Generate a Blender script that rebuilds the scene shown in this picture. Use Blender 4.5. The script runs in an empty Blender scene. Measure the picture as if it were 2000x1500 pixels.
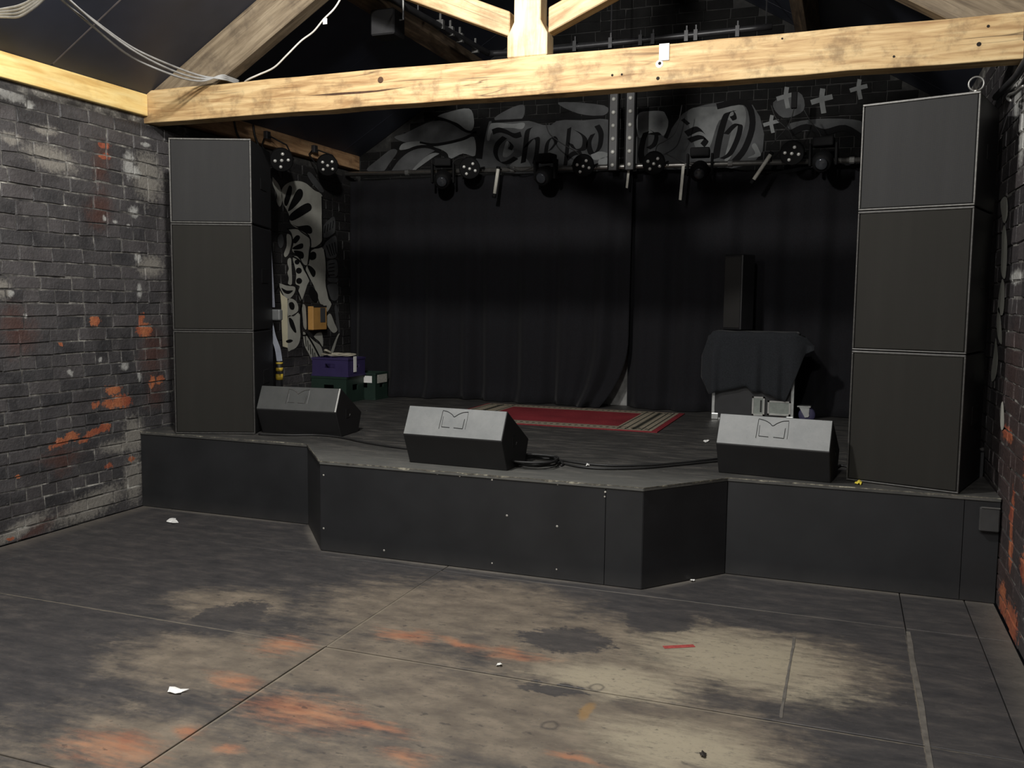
import bpy, bmesh, math, random
import numpy as np
from mathutils import Vector, Matrix, geometry
random.seed(7)
scene = bpy.context.scene
COL = scene.collection

# ------------------------------------------------------------------ camera
F_PX, PITCH, ROLL, YAW = 1751.86, 5.298, 0.596, 20.365
CAM = np.array([5.015, 0.0, 1.6])
_a, _b, _r = map(math.radians, (YAW, PITCH, ROLL))
FW = np.array([-math.sin(_a)*math.cos(_b), math.cos(_a)*math.cos(_b), -math.sin(_b)])
_rt = np.array([math.cos(_a), math.sin(_a), 0.0]); _up = np.cross(_rt, FW)
RT = math.cos(_r)*_rt + math.sin(_r)*_up
UP = -math.sin(_r)*_rt + math.cos(_r)*_up
cam_d = bpy.data.cameras.new('camera'); cam = bpy.data.objects.new('camera', cam_d)
COL.objects.link(cam); scene.camera = cam
cam_d.sensor_fit = 'HORIZONTAL'; cam_d.sensor_width = 36.0; cam_d.lens = F_PX/2000*36.0
cam_d.clip_start = 0.05
cam.matrix_world = Matrix(((RT[0], UP[0], -FW[0], CAM[0]), (RT[1], UP[1], -FW[1], CAM[1]),
                           (RT[2], UP[2], -FW[2], CAM[2]), (0, 0, 0, 1)))

# ------------------------------------------------------------------ world, lights, exposure
world = bpy.data.worlds.new('world'); scene.world = world; world.use_nodes = True
bg = world.node_tree.nodes['Background']
bg.inputs[0].default_value = (0.5, 0.55, 0.65, 1); bg.inputs[1].default_value = 0.004
vs = scene.view_settings
vs.view_transform = 'Standard'; vs.look = 'None'; vs.gamma = 1.0; vs.use_curve_mapping = False
vs.exposure = 0.0

def lamp_light(name, loc, watts, radius, col=(1.0, 0.97, 0.92)):
    d = bpy.data.lights.new(name, 'POINT'); d.energy = watts; d.shadow_soft_size = radius; d.color = col
    o = bpy.data.objects.new(name, d); COL.objects.link(o); o.location = loc
    return o
LAMPS = [((2.75, 3.05, 4.1), 500, 0.10), ((4.3, 0.3, 3.9), 330, 0.10), ((1.9, -2.0, 3.7), 260, 0.10)]  # last one is an added fill that lifts the curtain and fascia
for _i, (_l, _w, _rad) in enumerate(LAMPS):
    lamp_light('bulb_light', _l, _w, _rad)

# ------------------------------------------------------------------ helpers
def sr(*c):
    if len(c) == 1: c = (c[0],)*3
    return tuple(((v/255/12.92) if v/255 <= .04045 else ((v/255+.055)/1.055)**2.4) for v in c) + (1.0,)

def at(u, v, ax, val):
    """photo pixel -> point on the real plane coordinate[ax] = val"""
    d = FW + RT*(u-1000)/F_PX - UP*(v-750)/F_PX
    return Vector(CAM + d*((val-CAM[ax])/d[ax]))

class Mat:
    def __init__(s, name, color=None, rough=.6, metal=0.0, spec=.5):
        s.m = bpy.data.materials.new(name); s.m.use_nodes = True
        s.t = s.m.node_tree; s.b = s.t.nodes['Principled BSDF']
        s.b.inputs['Roughness'].default_value = rough
        s.b.inputs['Metallic'].default_value = metal
        s.b.inputs['Specular IOR Level'].default_value = spec
        if color: s.b.inputs['Base Color'].default_value = color
        s._pos = None
    def nd(s, typ, ins=None, **props):
        n = s.t.nodes.new(typ)
        for k, v in props.items(): setattr(n, k, v)
        for k, v in (ins or {}).items():
            if isinstance(v, bpy.types.NodeSocket): s.t.links.new(v, n.inputs[k])
            else: n.inputs[k].default_value = v
        return n
    def pos(s):
        if s._pos is None: s._pos = s.nd('ShaderNodeNewGeometry').outputs['Position']
        return s._pos
    def obj(s): return s.nd('ShaderNodeTexCoord').outputs['Object']
    def rnd(s): return s.nd('ShaderNodeObjectInfo').outputs['Random']
    def scale(s, vec, sc): return s.nd('ShaderNodeMapping', {'Vector': vec, 'Scale': sc}).outputs[0]
    def noise(s, vec, scale, detail=4.0, rough=.55, dist=0.0, out=0):
        return s.nd('ShaderNodeTexNoise', {'Vector': vec, 'Scale': scale, 'Detail': detail, 'Roughness': rough, 'Distortion': dist}).outputs[out]
    def math(s, op, a, b=0.0, clamp=False):
        return s.nd('ShaderNodeMath', {0: a, 1: b}, operation=op, use_clamp=clamp).outputs[0]
    def ramp(s, fac, stops, interp='LINEAR'):
        n = s.nd('ShaderNodeValToRGB', {'Fac': fac}); cr = n.color_ramp; cr.interpolation = interp
        while len(cr.elements) < len(stops): cr.elements.new(0.5)
        for e, (p, c) in zip(cr.elements, stops):
            e.position = p; e.color = c if isinstance(c, tuple) else (c, c, c, 1)
        return n.outputs[0]
    def step(s, v, lo, hi):
        return s.nd('ShaderNodeMapRange', {'Value': v, 'From Min': lo, 'From Max': hi}, interpolation_type='SMOOTHSTEP').outputs[0]
    def mix(s, f, a, b, mode='MIX'):
        return s.nd('ShaderNodeMixRGB', {'Fac': f, 'Color1': a, 'Color2': b}, blend_type=mode).outputs[0]
    def field(s, vec, blobs):
        """soft union of ellipses (cx, cy, rx, ry, rot_deg): 1 at centres, 0 at rims, negative outside"""
        acc = None
        for cx, cy, rx, ry, rot in blobs:
            mp = s.nd('ShaderNodeMapping', {'Vector': vec, 'Location': (cx, cy, 0), 'Rotation': (0, 0, math.radians(rot)), 'Scale': (rx, ry, 1)}, vector_type='TEXTURE').outputs[0]
            ln = s.nd('ShaderNodeVectorMath', {0: mp}, operation='LENGTH').outputs['Value']
            v = s.math('SUBTRACT', 1.0, ln)
            acc = v if acc is None else s.math('MAXIMUM', acc, v)
        return acc
    def plane(s, i, j, warp=0.0, wscale=6.0):
        """2-D coordinates on a plane from world axes i, j, optionally noise-warped"""
        sp = s.nd('ShaderNodeSeparateXYZ', {0: s.pos()}).outputs
        v = s.nd('ShaderNodeCombineXYZ', {0: sp[i], 1: sp[j], 2: 0.0}).outputs[0]
        if warp:
            nz = s.nd('ShaderNodeTexNoise', {'Vector': s.pos(), 'Scale': wscale, 'Detail': 5.0, 'Roughness': .6}).outputs['Color']
            off = s.nd('ShaderNodeVectorMath', {0: nz, 1: (.5, .5, .5)}, operation='SUBTRACT').outputs[0]
            off = s.nd('ShaderNodeVectorMath', {0: off, 1: (warp, warp, 0)}, operation='MULTIPLY').outputs[0]
            v = s.nd('ShaderNodeVectorMath', {0: v, 1: off}, operation='ADD').outputs[0]
        return v
    def color(s, c): s.t.links.new(c, s.b.inputs['Base Color']) if isinstance(c, bpy.types.NodeSocket) else setattr(s.b.inputs['Base Color'], 'default_value', c)
    def rough(s, r): s.t.links.new(r, s.b.inputs['Roughness'])
    def bump(s, h, strength=.3, dist=.01):
        n = s.nd('ShaderNodeBump', {'Height': h, 'Strength': strength, 'Distance': dist}).outputs[0]
        s.t.links.new(n, s.b.inputs['Normal'])

def simple(name, c, rough=.6, metal=0.0, var=.25, scale=9.0, spec=.5):
    """plain procedural finish: colour with a little mottling"""
    m = Mat(name, None, rough, metal, spec)
    n = m.noise(m.pos(), scale, 4)
    lo = tuple(v*(1-var) for v in c[:3])+(1,); hi = tuple(min(1, v*(1+var)) for v in c[:3])+(1,)
    m.color(m.ramp(n, [(.3, lo), (.7, hi)]))
    return m.m

class MB:
    def __init__(s): s.v = []; s.f = []
    def add(s, vs, fs):
        o = len(s.v); s.v += [tuple(v) for v in vs]; s.f += [tuple(i+o for i in f) for f in fs]; return s
    def box(s, x0, x1, y0, y1, z0, z1, M=None):
        vs = [Vector((x, y, z)) for z in (z0, z1) for y in (y0, y1) for x in (x0, x1)]
        if M is not None: vs = [M @ v for v in vs]
        return s.add(vs, [(0, 2, 3, 1), (4, 5, 7, 6), (0, 1, 5, 4), (2, 6, 7, 3), (0, 4, 6, 2), (1, 3, 7, 5)])
    def prism(s, pts, d):
        """closed planar 3-D outline extruded by vector d"""
        n = len(pts); a = [Vector(p) for p in pts]; b = [p+Vector(d) for p in a]
        fs = [tuple(reversed(range(n))), tuple(range(n, 2*n))]+[(i, (i+1) % n, n+(i+1) % n, n+i) for i in range(n)]
        return s.add(a+b, fs)
    def tube(s, pts, r, seg=8, caps=True, closed=False):
        P = [Vector(p) for p in pts]; n = len(P); rs = r if isinstance(r, (list, tuple)) else [r]*n
        vs = []; up = Vector((0, 0, 1))
        for i, p in enumerate(P):
            t = (P[(i+1) % n]-P[i-1]) if closed else (P[min(i+1, n-1)]-P[max(i-1, 0)])
            t.normalize()
            ref = up if abs(t.z) < .9 else Vector((1, 0, 0))
            if i and not closed or (closed and i):
                x = prev - t*prev.dot(t)
                x = x.normalized() if x.length > 1e-6 else t.cross(ref).normalized()
            else: x = t.cross(ref).normalized()
            prev = x; y = t.cross(x)
            for k in range(seg):
                a = 2*math.pi*k/seg; vs.append(p+(x*math.cos(a)+y*math.sin(a))*rs[i])
        fs = []
        for i in range(n if closed else n-1):
            j = (i+1) % n
            for k in range(seg):
                k2 = (k+1) % seg; fs.append((i*seg+k, i*seg+k2, j*seg+k2, j*seg+k))
        if caps and not closed: fs += [tuple(reversed(range(seg))), tuple(range((n-1)*seg, n*seg))]
        return s.add(vs, fs)
    def lathe(s, prof, M=None, seg=16):
        """profile of (radius, height) about local z"""
        vs = []; n = len(prof)
        for r, h in prof:
            for k in range(seg):
                a = 2*math.pi*k/seg; v = Vector((r*math.cos(a), r*math.sin(a), h)); vs.append(M @ v if M is not None else v)
        fs = [(i*seg+k, i*seg+(k+1) % seg, (i+1)*seg+(k+1) % seg, (i+1)*seg+k) for i in range(n-1) for k in range(seg)]
        fs += [tuple(reversed(range(seg))), tuple(range((n-1)*seg, n*seg))]
        return s.add(vs, fs)
    def poly(s, pts):
        """flat concave polygon"""
        P = [Vector(p) for p in pts]
        return s.add(P, [tuple(t) for t in geometry.tessellate_polygon([P])])
    def mesh(s, name):
        me = bpy.data.meshes.new(name); me.from_pydata(s.v, [], s.f); me.validate()
        bm = bmesh.new(); bm.from_mesh(me); bmesh.ops.recalc_face_normals(bm, faces=bm.faces); bm.to_mesh(me); bm.free()
        return me
    def build(s, name, mat, parent=None, smooth=False, bevel=0.0, bseg=1, kind=None):
        me = s.mesh(name); me.materials.append(mat)
        if smooth:
            for p in me.polygons: p.use_smooth = True
        o = bpy.data.objects.new(name, me); COL.objects.link(o)
        if bevel:
            md = o.modifiers.new('bevel', 'BEVEL'); md.width = bevel; md.segments = bseg; md.limit_method = 'ANGLE'; md.angle_limit = .7
        if smooth:
            md = o.modifiers.new('ws', 'WEIGHTED_NORMAL') if False else None
        if parent is not None:
            o.parent = parent
        if kind: o['kind'] = kind
        return o

def tag(o, label, cat, group=None, kind=None):
    o['label'] = label; o['category'] = cat
    if group: o['group'] = group
    if kind: o['kind'] = kind
    return o
def empty(name, loc=(0, 0, 0), rz=0.0):
    o = bpy.data.objects.new(name, None); COL.objects.link(o); o.empty_display_size = .1
    o.location = loc; o.rotation_euler = (0, 0, rz); return o
def struct(o): o['kind'] = 'structure'; return o
def crom(pts, sub=5, closed=False):
    P = [Vector(p) for p in pts]; n = len(P); out = []
    rng = range(n) if closed else range(n-1)
    for i in rng:
        p0 = P[i-1] if (i or closed) else P[0]; p1 = P[i]; p2 = P[(i+1) % n]; p3 = P[(i+2) % n] if (closed or i+2 < n) else P[-1]
        for k in range(sub):
            t = k/sub; out.append(.5*((2*p1)+(p2-p0)*t+(2*p0-5*p1+4*p2-p3)*t*t+(3*p1-p0-3*p2+p3)*t**3))
    if not closed: out.append(P[-1])
    return out
def aim(loc, target):
    """matrix whose local +z points from loc to target, local y as up as possible"""
    z = (Vector(target)-Vector(loc)).normalized(); x = Vector((0, 0, 1)).cross(z).normalized(); y = z.cross(x)
    return Matrix(((x.x, y.x, z.x, loc[0]), (x.y, y.y, z.y, loc[1]), (x.z, y.z, z.z, loc[2]), (0, 0, 0, 1)))

# ------------------------------------------------------------------ dimensions
W = 5.831; YB = 8.67; HS = 0.58; Y0 = -3.2; RIDGE = 3.04; EAVE = 3.12; SL = 0.6
roofz = lambda x: EAVE + SL*(x if x < RIDGE else 2*RIDGE-x)

# ------------------------------------------------------------------ materials of the setting
STAGE_OUT = [(0.003, 5.368), (1.488, 5.368), (1.931, 4.833), (4.003, 4.833), (4.401, 5.318), (W-.003, 5.318)]
def floor_mat():
    m = Mat('worn_painted_hardboard', rough=.62)
    P = m.pos()
    st = m.scale(P, (2.2, 9.0, 1.0))                     # brush streaks along x
    streak = m.noise(st, 3.0, 6, .65)
    fine = m.noise(P, 38.0, 6, .7)
    mid = m.noise(m.scale(P, (3.5, 6.0, 1)), 1.6, 5, .6)
    brk = m.noise(m.scale(P, (1.0, 1.5, 1)), 24.0, 8, .75)
    def fp(u, v, ru, rv, rot=0):
        p = at(u, v, 2, 0); return (p.x, p.y, abs(at(u+ru, v, 2, 0).x-p.x), abs(at(u, v+rv, 2, 0).y-p.y), rot)
    co = m.plane(0, 1, .26, 4.5)
    dv = lambda n, a: m.math('MULTIPLY', m.math('SUBTRACT', n, .5), a)
    add = lambda *q: q[0] if len(q) == 1 else m.math('ADD', q[0], add(*q[1:]))
    bare = m.field(co, [fp(1450, 1285, 265, 80), fp(830, 1195, 250, 80), fp(1000, 1400, 520, 120), fp(450, 1180, 140, 40), fp(420, 1290, 230, 80),
                        fp(1330, 1440, 250, 85), fp(700, 1300, 260, 80), fp(300, 1440, 230, 60), fp(1080, 1240, 260, 60), fp(1180, 1310, 260, 60), fp(960, 1180, 200, 55), (3.7, 1.9, 1.5, 1.0, 0), (4.3, .6, 1.5, 1.5, 0)])
    mb = m.step(add(bare, dv(streak, 1.0), dv(fine, .5), dv(mid, .8)), -.35, .45)
    black = m.field(co, [fp(1105, 1250, 100, 30), fp(1290, 1213, 78, 26), fp(1500, 1208, 210, 24), fp(450, 1205, 78, 44), fp(1090, 1350, 62, 13),
                         fp(1560, 1225, 90, 12)])
    mk = m.step(add(black, dv(streak, .5), dv(brk, 1.3)), -.08, .14)
    mb2 = m.math('MULTIPLY', mb, m.math('SUBTRACT', 1.0, m.math('MULTIPLY', mk, .92)))
    pale = m.field(co, [fp(1440, 1285, 250, 72), fp(1600, 1350, 120, 42), fp(1330, 1460, 230, 60), fp(1200, 1330, 200, 40)])
    pl = m.step(add(pale, dv(streak, 1.2), dv(brk, .8)), -.2, .7)
    tan = m.ramp(mid, [(.25, sr(80, 72, 64)), (.5, sr(104, 95, 83)), (.75, sr(126, 115, 100))])
    tan = m.mix(m.math('MULTIPLY', pl, .8), tan, sr(156, 147, 126))
    tan = m.mix(m.math('MULTIPLY', m.step(brk, .5, .68), .5), tan, sr(76, 72, 67))
    paint = m.ramp(m.noise(m.scale(P, (2, 5, 1)), 2.5, 8, .7), [(.3, sr(44, 44, 46)), (.52, sr(62, 60, 60)), (.75, sr(86, 81, 77))])
    c = m.mix(mb2, paint, tan)
    co2 = m.plane(0, 1, .16, 6.0)
    org = m.field(co2, [fp(460, 1330, 75, 20, -10), fp(590, 1390, 150, 38, 0), fp(720, 1412, 110, 16, -5), fp(220, 1460, 130, 45), fp(790, 1243, 75, 15),
                        fp(900, 1258, 75, 8, -6), fp(1000, 1280, 90, 12), fp(790, 1475, 65, 18), fp(1120, 1475, 65, 9), fp(440, 1465, 45, 10), fp(560, 1260, 60, 24), fp(370, 1430, 40, 20)])
    mo = m.math('MULTIPLY', m.step(add(org, dv(streak, 2.4), dv(brk, .8)), -.35, 1.3), .72)
    c = m.mix(mo, c, m.ramp(mid, [(.35, sr(156, 98, 70)), (.65, sr(172, 118, 82))]))
    yel = m.field(m.plane(0, 1, .05, 9), [fp(1147, 1388, 17, 24)])
    c = m.mix(m.math('MULTIPLY', m.step(add(yel, dv(brk, .8)), -.1, .5), .45), c, sr(150, 112, 50))
    # rubbed pale edges of the sheets and pale dust gathered at the foot of the stage
    seam = m.field(m.plane(0, 1, .012, 14), [(2.826, 3.2, .010, 1.6, 0), (3.9, 3.462, 2.0, .009, 0), (1.6, 3.463, 1.25, .010, 0), (4.3, 4.735, 1.4, .007, 0), (5.35, 3.6, .008, 1.2, 0)])
    c = m.mix(m.math('MULTIPLY', m.step(add(seam, dv(brk, .9)), -.1, .5), .5), c, sr(132, 124, 108))
    foot = []
    for (ax, ay), (bx_, by) in zip(STAGE_OUT[:-1], STAGE_OUT[1:]):
        L_ = math.hypot(bx_-ax, by-ay); foot.append(((ax+bx_)/2, (ay+by)/2, L_*.62, .055, math.degrees(math.atan2(by-ay, bx_-ax))))
    dst = m.field(m.plane(0, 1, .02, 10), foot)
    c = m.mix(m.math('MULTIPLY', m.step(add(dst, dv(brk, .8)), -.2, 1.0), .6), c, sr(124, 119, 110))
    # ring-shaped knots and small dark pocks
    vo = m.nd('ShaderNodeTexVoronoi', {'Vector': m.plane(0, 1, .05, 8), 'Scale': 3.4, 'Randomness': 1.0})
    d = vo.outputs['Distance']; sel = m.step(m.nd('ShaderNodeSeparateXYZ', {0: vo.outputs['Color']}).outputs[0], .62, .66)
    ring = m.math('SUBTRACT', 1.0, m.math('MULTIPLY', m.math('ABSOLUTE', m.math('SUBTRACT', d, .105)), 26.0), True)
    c = m.mix(m.math('MULTIPLY', m.math('MULTIPLY', ring, sel), .6), c, sr(48, 46, 46))
    pock = m.step(m.noise(m.scale(P, (1, 1.6, 1)), 16.0, 3, .5), .64, .72)
    c = m.mix(m.math('MULTIPLY', pock, .55), c, sr(46, 45, 45))
    # pale scuffed dirt along the foot of the stage and of the walls
    sp = m.nd('ShaderNodeSeparateXYZ', {0: P}).outputs
    dw = m.math('MINIMUM', sp[0], m.math('SUBTRACT', W, sp[0]))
    dust = m.math('SUBTRACT', 1.0, m.math('DIVIDE', dw, .16), True)
    c = m.mix(m.math('MULTIPLY', m.math('MULTIPLY', dust, fine), .75), c, sr(128, 120, 108))
    # tiny specks
    spk = m.step(m.noise(P, 120.0, 2, .5), .735, .76)
    c = m.mix(m.math('MULTIPLY', spk, .35), c, sr(160, 155, 150))
    m.color(c)
    m.rough(m.math('ADD', .56, m.math('MULTIPLY', mb2, .22)))
    m.bump(fine, .25, .004)
    return m.m

def brick_mat(name, i, j, orange, white, brown, wet=None, lo=sr(50, 50, 52), hi=sr(82, 80, 81), brc=sr(82, 50, 40), blackfrom=None, dull=False):
    m = Mat(name, rough=.55)
    P = m.pos(); n1 = m.noise(P, 5.0, 5, .6); n2 = m.noise(P, 42.0, 5, .65)
    c = m.ramp(n1, [(.3, lo), (.7, hi)])
    r = m.rnd()
    if not dull:
        pat = m.step(m.noise(P, 2.6, 5, .6), .52, .58)
        c = m.mix(m.math('MULTIPLY', pat, .6), c, sr(38, 38, 40))
        c = m.mix(.35, c, m.mix(r, sr(40, 40, 42), sr(90, 85, 85)))
        c = m.mix(m.math('MULTIPLY', m.step(n2, .58, .8), .35), c, sr(110, 106, 104))
    def layer(c, blobs, warp, ws, col, amt, lo_=-.08, hi_=.12, nz=.8):
        f = m.field(m.plane(i, j, warp, ws), blobs)
        f = m.math('ADD', f, m.math('MULTIPLY', m.math('SUBTRACT', n2, .5), nz))
        return m.mix(m.math('MULTIPLY', m.step(f, lo_, hi_), amt), c, col)
    if brown: c = layer(c, brown, .3, 4, brc, .6, -.3, .9, 1.2)
    if wet: c = layer(c, wet, .06, 12, sr(140, 136, 128), .75, -.3, .6, 1.6)
    if white: c = layer(c, white, .05, 12, sr(176, 176, 172), .75, -.2, .6, 1.3)
    if orange: c = layer(c, orange, .10, 9, m.mix(m.math('MULTIPLY', m.step(n2, .5, .7), .35), m.ramp(n1, [(.35, sr(134, 66, 50)), (.65, sr(176, 110, 74))]), sr(70, 50, 42)), .95, -.1, .25, 2.0)
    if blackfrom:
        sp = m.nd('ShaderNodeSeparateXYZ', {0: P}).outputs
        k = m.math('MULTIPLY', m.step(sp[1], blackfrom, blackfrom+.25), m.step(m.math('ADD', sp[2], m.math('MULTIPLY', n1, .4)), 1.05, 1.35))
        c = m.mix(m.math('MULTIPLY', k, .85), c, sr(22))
    m.color(c)
    if dull: m.b.inputs['Roughness'].default_value = .9; m.b.inputs['Specular IOR Level'].default_value = .12
    else: m.rough(m.ramp(n2, [(.3, .42), (.7, .66)]))
    m.bump(m.math('ADD', n2, m.math('MULTIPLY', n1, 1.5)), .8, .008)
    return m.m

def mortar_mat(name='painted_mortar', k=1.0, blackfrom=None):
    m = Mat(name, rough=.8)
    P = m.pos(); n = m.noise(P, 9.0, 6, .7); n2 = m.noise(P, 2.2, 4, .6)
    f = m.math('ADD', m.math('MULTIPLY', n, .6), m.math('MULTIPLY', n2, .4))
    c = m.ramp(f, [(.38, sr(40*k, 39*k, 40*k)), (.48, sr(70*k, 68*k, 66*k)), (.56, sr(114*k, 112*k, 107*k)), (.63, sr(184*k, 182*k, 174*k))])
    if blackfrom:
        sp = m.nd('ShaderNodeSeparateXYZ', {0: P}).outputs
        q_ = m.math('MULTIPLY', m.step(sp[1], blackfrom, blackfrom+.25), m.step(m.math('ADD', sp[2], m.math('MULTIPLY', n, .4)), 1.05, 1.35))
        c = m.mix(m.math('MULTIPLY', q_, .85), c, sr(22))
    m.color(c)
    m.bump(n, .5, .008)
    return m.m

def wood_mat(name, axis, dark, mid, light, stain=.5, cracks=True, sc=1.0, dirt=sr(70, 54, 38), rot=0.0):
    m = Mat(name, rough=.7)
    P = m.pos()
    if rot: P = m.nd('ShaderNodeMapping', {'Vector': P, 'Rotation': (0, rot, 0)}).outputs[0]
    s = [26.0, 26.0, 26.0]; s[axis] = 2.4
    g = m.noise(m.scale(P, tuple(v*sc for v in s)), 1.0, 5, .6, .6)
    blot = m.noise(P, 6.0, 5, .65)
    c = m.ramp(g, [(.32, dark), (.5, mid), (.68, light)])
    c = m.mix(m.math('MULTIPLY', m.step(blot, .47, .70), stain), c, dirt)
    if cracks:
        s2 = [9.0, 9.0, 9.0]; s2[axis] = .35
        ck = m.noise(m.scale(P, tuple(s2)), 1.0, 3, .5, .3)
        line = m.math('SUBTRACT', 1.0, m.math('MULTIPLY', m.math('ABSOLUTE', m.math('SUBTRACT', ck, .5)), 120.0), True)
        gate = m.step(m.noise(P, 1.3, 2), .45, .6)
        c = m.mix(m.math('MULTIPLY', m.math('MULTIPLY', line, gate), .8), c, sr(62, 44, 28))
    # knots
    vo = m.nd('ShaderNodeTexVoronoi', {'Vector': m.scale(P, (1, 1, 1)), 'Scale': 3.0, 'Randomness': 1.0})
    sel = m.step(m.nd('ShaderNodeSeparateXYZ', {0: vo.outputs['Color']}).outputs[1], .6, .62)
    kn = m.math('SUBTRACT', 1.0, m.step(vo.outputs['Distance'], .03, .11))
    c = m.mix(m.math('MULTIPLY', m.math('MULTIPLY', kn, sel), .65), c, sr(84, 56, 34))
    m.color(c); m.bump(g, .35, .006)
    return m.m

M_floor = floor_mat()
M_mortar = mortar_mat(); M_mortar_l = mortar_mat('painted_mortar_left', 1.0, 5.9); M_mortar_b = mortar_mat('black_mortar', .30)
M_gap = simple('dark_recess', sr(26), .9)
M_beam = wood_mat('old_pine_beam', 0, sr(160, 124, 82), sr(200, 168, 120), sr(222, 196, 148), .62, dirt=sr(104, 80, 54))
M_post = wood_mat('pine_post', 2, sr(206, 176, 132), sr(230, 208, 168), sr(240, 226, 194), .35, dirt=sr(140, 110, 78))
M_strut, M_strut_r = [wood_mat('pine_strut', 0, sr(170, 138, 98), sr(204, 176, 134), sr(222, 200, 158), .4, rot=r_, dirt=sr(120, 96, 68)) for r_ in (-.4, .4)]
M_rafter, M_rafter_r = [wood_mat('grey_old_rafter', 0, sr(96, 83, 66), sr(122, 108, 88), sr(146, 132, 110), .55, rot=r_, dirt=sr(74, 64, 54)) for r_ in (.54, -.54)]
M_plate = wood_mat('fresh_pine', 1, sr(226, 186, 112), sr(242, 212, 140), sr(248, 224, 158), .15, False, 1.0, sr(150, 104, 56))
M_plate_old = wood_mat('old_pine_plate', 1, sr(130, 98, 68), sr(176, 138, 100), sr(196, 160, 120), .5)
M_purlin = wood_mat('dark_old_purlin', 1, sr(58, 46, 36), sr(92, 76, 58), sr(124, 104, 80), .6)
M_ceiling = simple('black_ceiling_paint', sr(50, 54, 66), .45, 0, .22, 2.5)
M_seam = simple('ceiling_joint_filler', sr(104, 98, 98), .7)
M_black = simple('matt_black_paint', sr(34, 34, 36), .6, 0, .2, 5)
M_plain_wall = simple('black_painted_wall', sr(46, 45, 47), .7, 0, .3, 3)

# ------------------------------------------------------------------ floor
floor = struct(MB().box(0, W, Y0, YB, -.12, -.014).build('floor', M_gap))
xs = [0.005, .28, 2.82, 5.355, 5.68, W-.005]; ysb = [Y0+.01, -2.88, -1.61, -.34, .93, 2.2, 3.47, 4.74, 5.6]
for a, b in zip(xs[:-1], xs[1:]):
    for c, d in zip(ysb[:-1], ysb[1:]):
        g = .0028; dz = random.uniform(-.0016, .0016)
        MB().box(a+g, b-g, c+g, d-g, -.014, dz).build('floor_sheet', M_floor, floor, bevel=.0022)
# filler strips over two joints
M_filler = simple('grey_joint_filler', sr(92, 88, 82), .8, 0, .3, 20)
def floor_strip(x0, y0, x1, y1, w, h=.003):
    a = Vector((x0, y0, 0)); b = Vector((x1, y1, 0)); n = (b-a).normalized(); s = Vector((-n.y, n.x, 0))*w
    k = 14; L = []; R = []
    for i in range(k+1):
        p = a.lerp(b, i/k); j = random.uniform(.6, 1.25); L.append(p+s*j); R.append(p-s*random.uniform(.6, 1.25))
    MB().prism([Vector((q.x, q.y, .0006)) for q in L+R[::-1]], (0, 0, h)).build('joint_filler', M_filler, floor)
floor_strip(5.362, 4.69, 5.352, 2.25, .011)
floor_strip(4.845, 4.40, 4.84, 3.5, .006)

# ------------------------------------------------------------------ walls of brick
def brick_mesh(name, jit):
    """unit brick face 1 x 1, front at y = 0, 30 mm deep, softened and slightly uneven rim"""
    rr = random.Random(name); cx, cz = .016, .05
    v = []
    def q(x, z, y): return (x+rr.uniform(-jit, jit)*.35, y, z+rr.uniform(-jit, jit))
    back = [(-.5, .03, -.5), (.5, .03, -.5), (.5, .03, .5), (-.5, .03, .5)]
    rim = [q(x, z, .006) for x, z in ((-.5, -.5), (.5, -.5), (.5, .5), (-.5, .5))]
    fr = [q(x, z, 0) for x, z in ((-.5+cx, -.5+cz), (.5-cx, -.5+cz), (.5-cx, .5-cz), (-.5+cx, .5-cz))]
    v = back+rim+fr; f = [(8, 9, 10, 11)]
    for k in range(4):
        k2 = (k+1) % 4; f += [(k, k2, 4+k2, 4+k), (4+k, 4+k2, 8+k2, 8+k)]
    me = bpy.data.meshes.new(name); me.from_pydata(v, [], f); me.update()
    bm = bmesh.new(); bm.from_mesh(me); bmesh.ops.recalc_face_normals(bm, faces=bm.faces); bm.to_mesh(me); bm.free()
    return me

BEDS = [.0, .08] + [.08+.0865*k for k in range(1, 15)] + [1.291+.0875*k for k in range(1, 6)] + [1.7285+.0974*k for k in range(1, 13)]
BEDS_HIGH = BEDS + [2.8973+.093*k for k in range(1, 24)]

def lay_bricks(parent, mat, rotz, fix, u0, u1, beds, single, allow, sgn, module=.25, seed=1):
    """fix: (axis, value) of wall face; u along the other horizontal axis; single(u, z): brick is an object of its own"""
    rr = random.Random(seed)
    meshes = [brick_mesh('brick_%d_%d' % (seed, k), .075) for k in range(8)]
    for me in meshes: me.materials.append(mat)
    R = Matrix.Rotation(rotz, 4, 'Z'); rest = MB(); cnt = 0
    for ci in range(len(beds)-1):
        z0, z1 = beds[ci], beds[ci+1]; zc = (z0+z1)/2; joint = .0085
        u = u0-rr.uniform(0, .03)-(module/2 if ci % 2 else 0)
        header_row = (ci % 5 == 3)
        while u < u1:
            L = module*(.5 if (header_row or rr.random() < .07) else 1.0)*rr.uniform(.95, 1.05)
            a, b = max(u, u0), min(u+L, u1)
            u += L
            if b-a < .05 or not allow((a+b)/2, zc): continue
            me = rr.choice(meshes); uc = (a+b)/2
            dep = rr.uniform(-.0045, .0035); loc = Vector((0, 0, zc))
            loc[fix[0]] = fix[1]+sgn*dep; loc[1-fix[0]] = uc
            Mx = Matrix.Translation(loc) @ R @ Matrix.Rotation(rr.uniform(-.006, .006), 4, 'Y') @ Matrix.Diagonal((b-a-joint, 1, z1-z0-joint, 1))
            if single(uc, zc) and cnt < 300:
                o = bpy.data.objects.new('brick', me); COL.objects.link(o); o.parent = parent; o.matrix_local = Mx; cnt += 1
            else:
                rest.add([Mx @ v.co for v in me.vertices], [tuple(p.vertices) for p in me.polygons])
    if rest.v:
        o = rest.build('bricks', mat, parent, kind='stuff')
    return cnt

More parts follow.
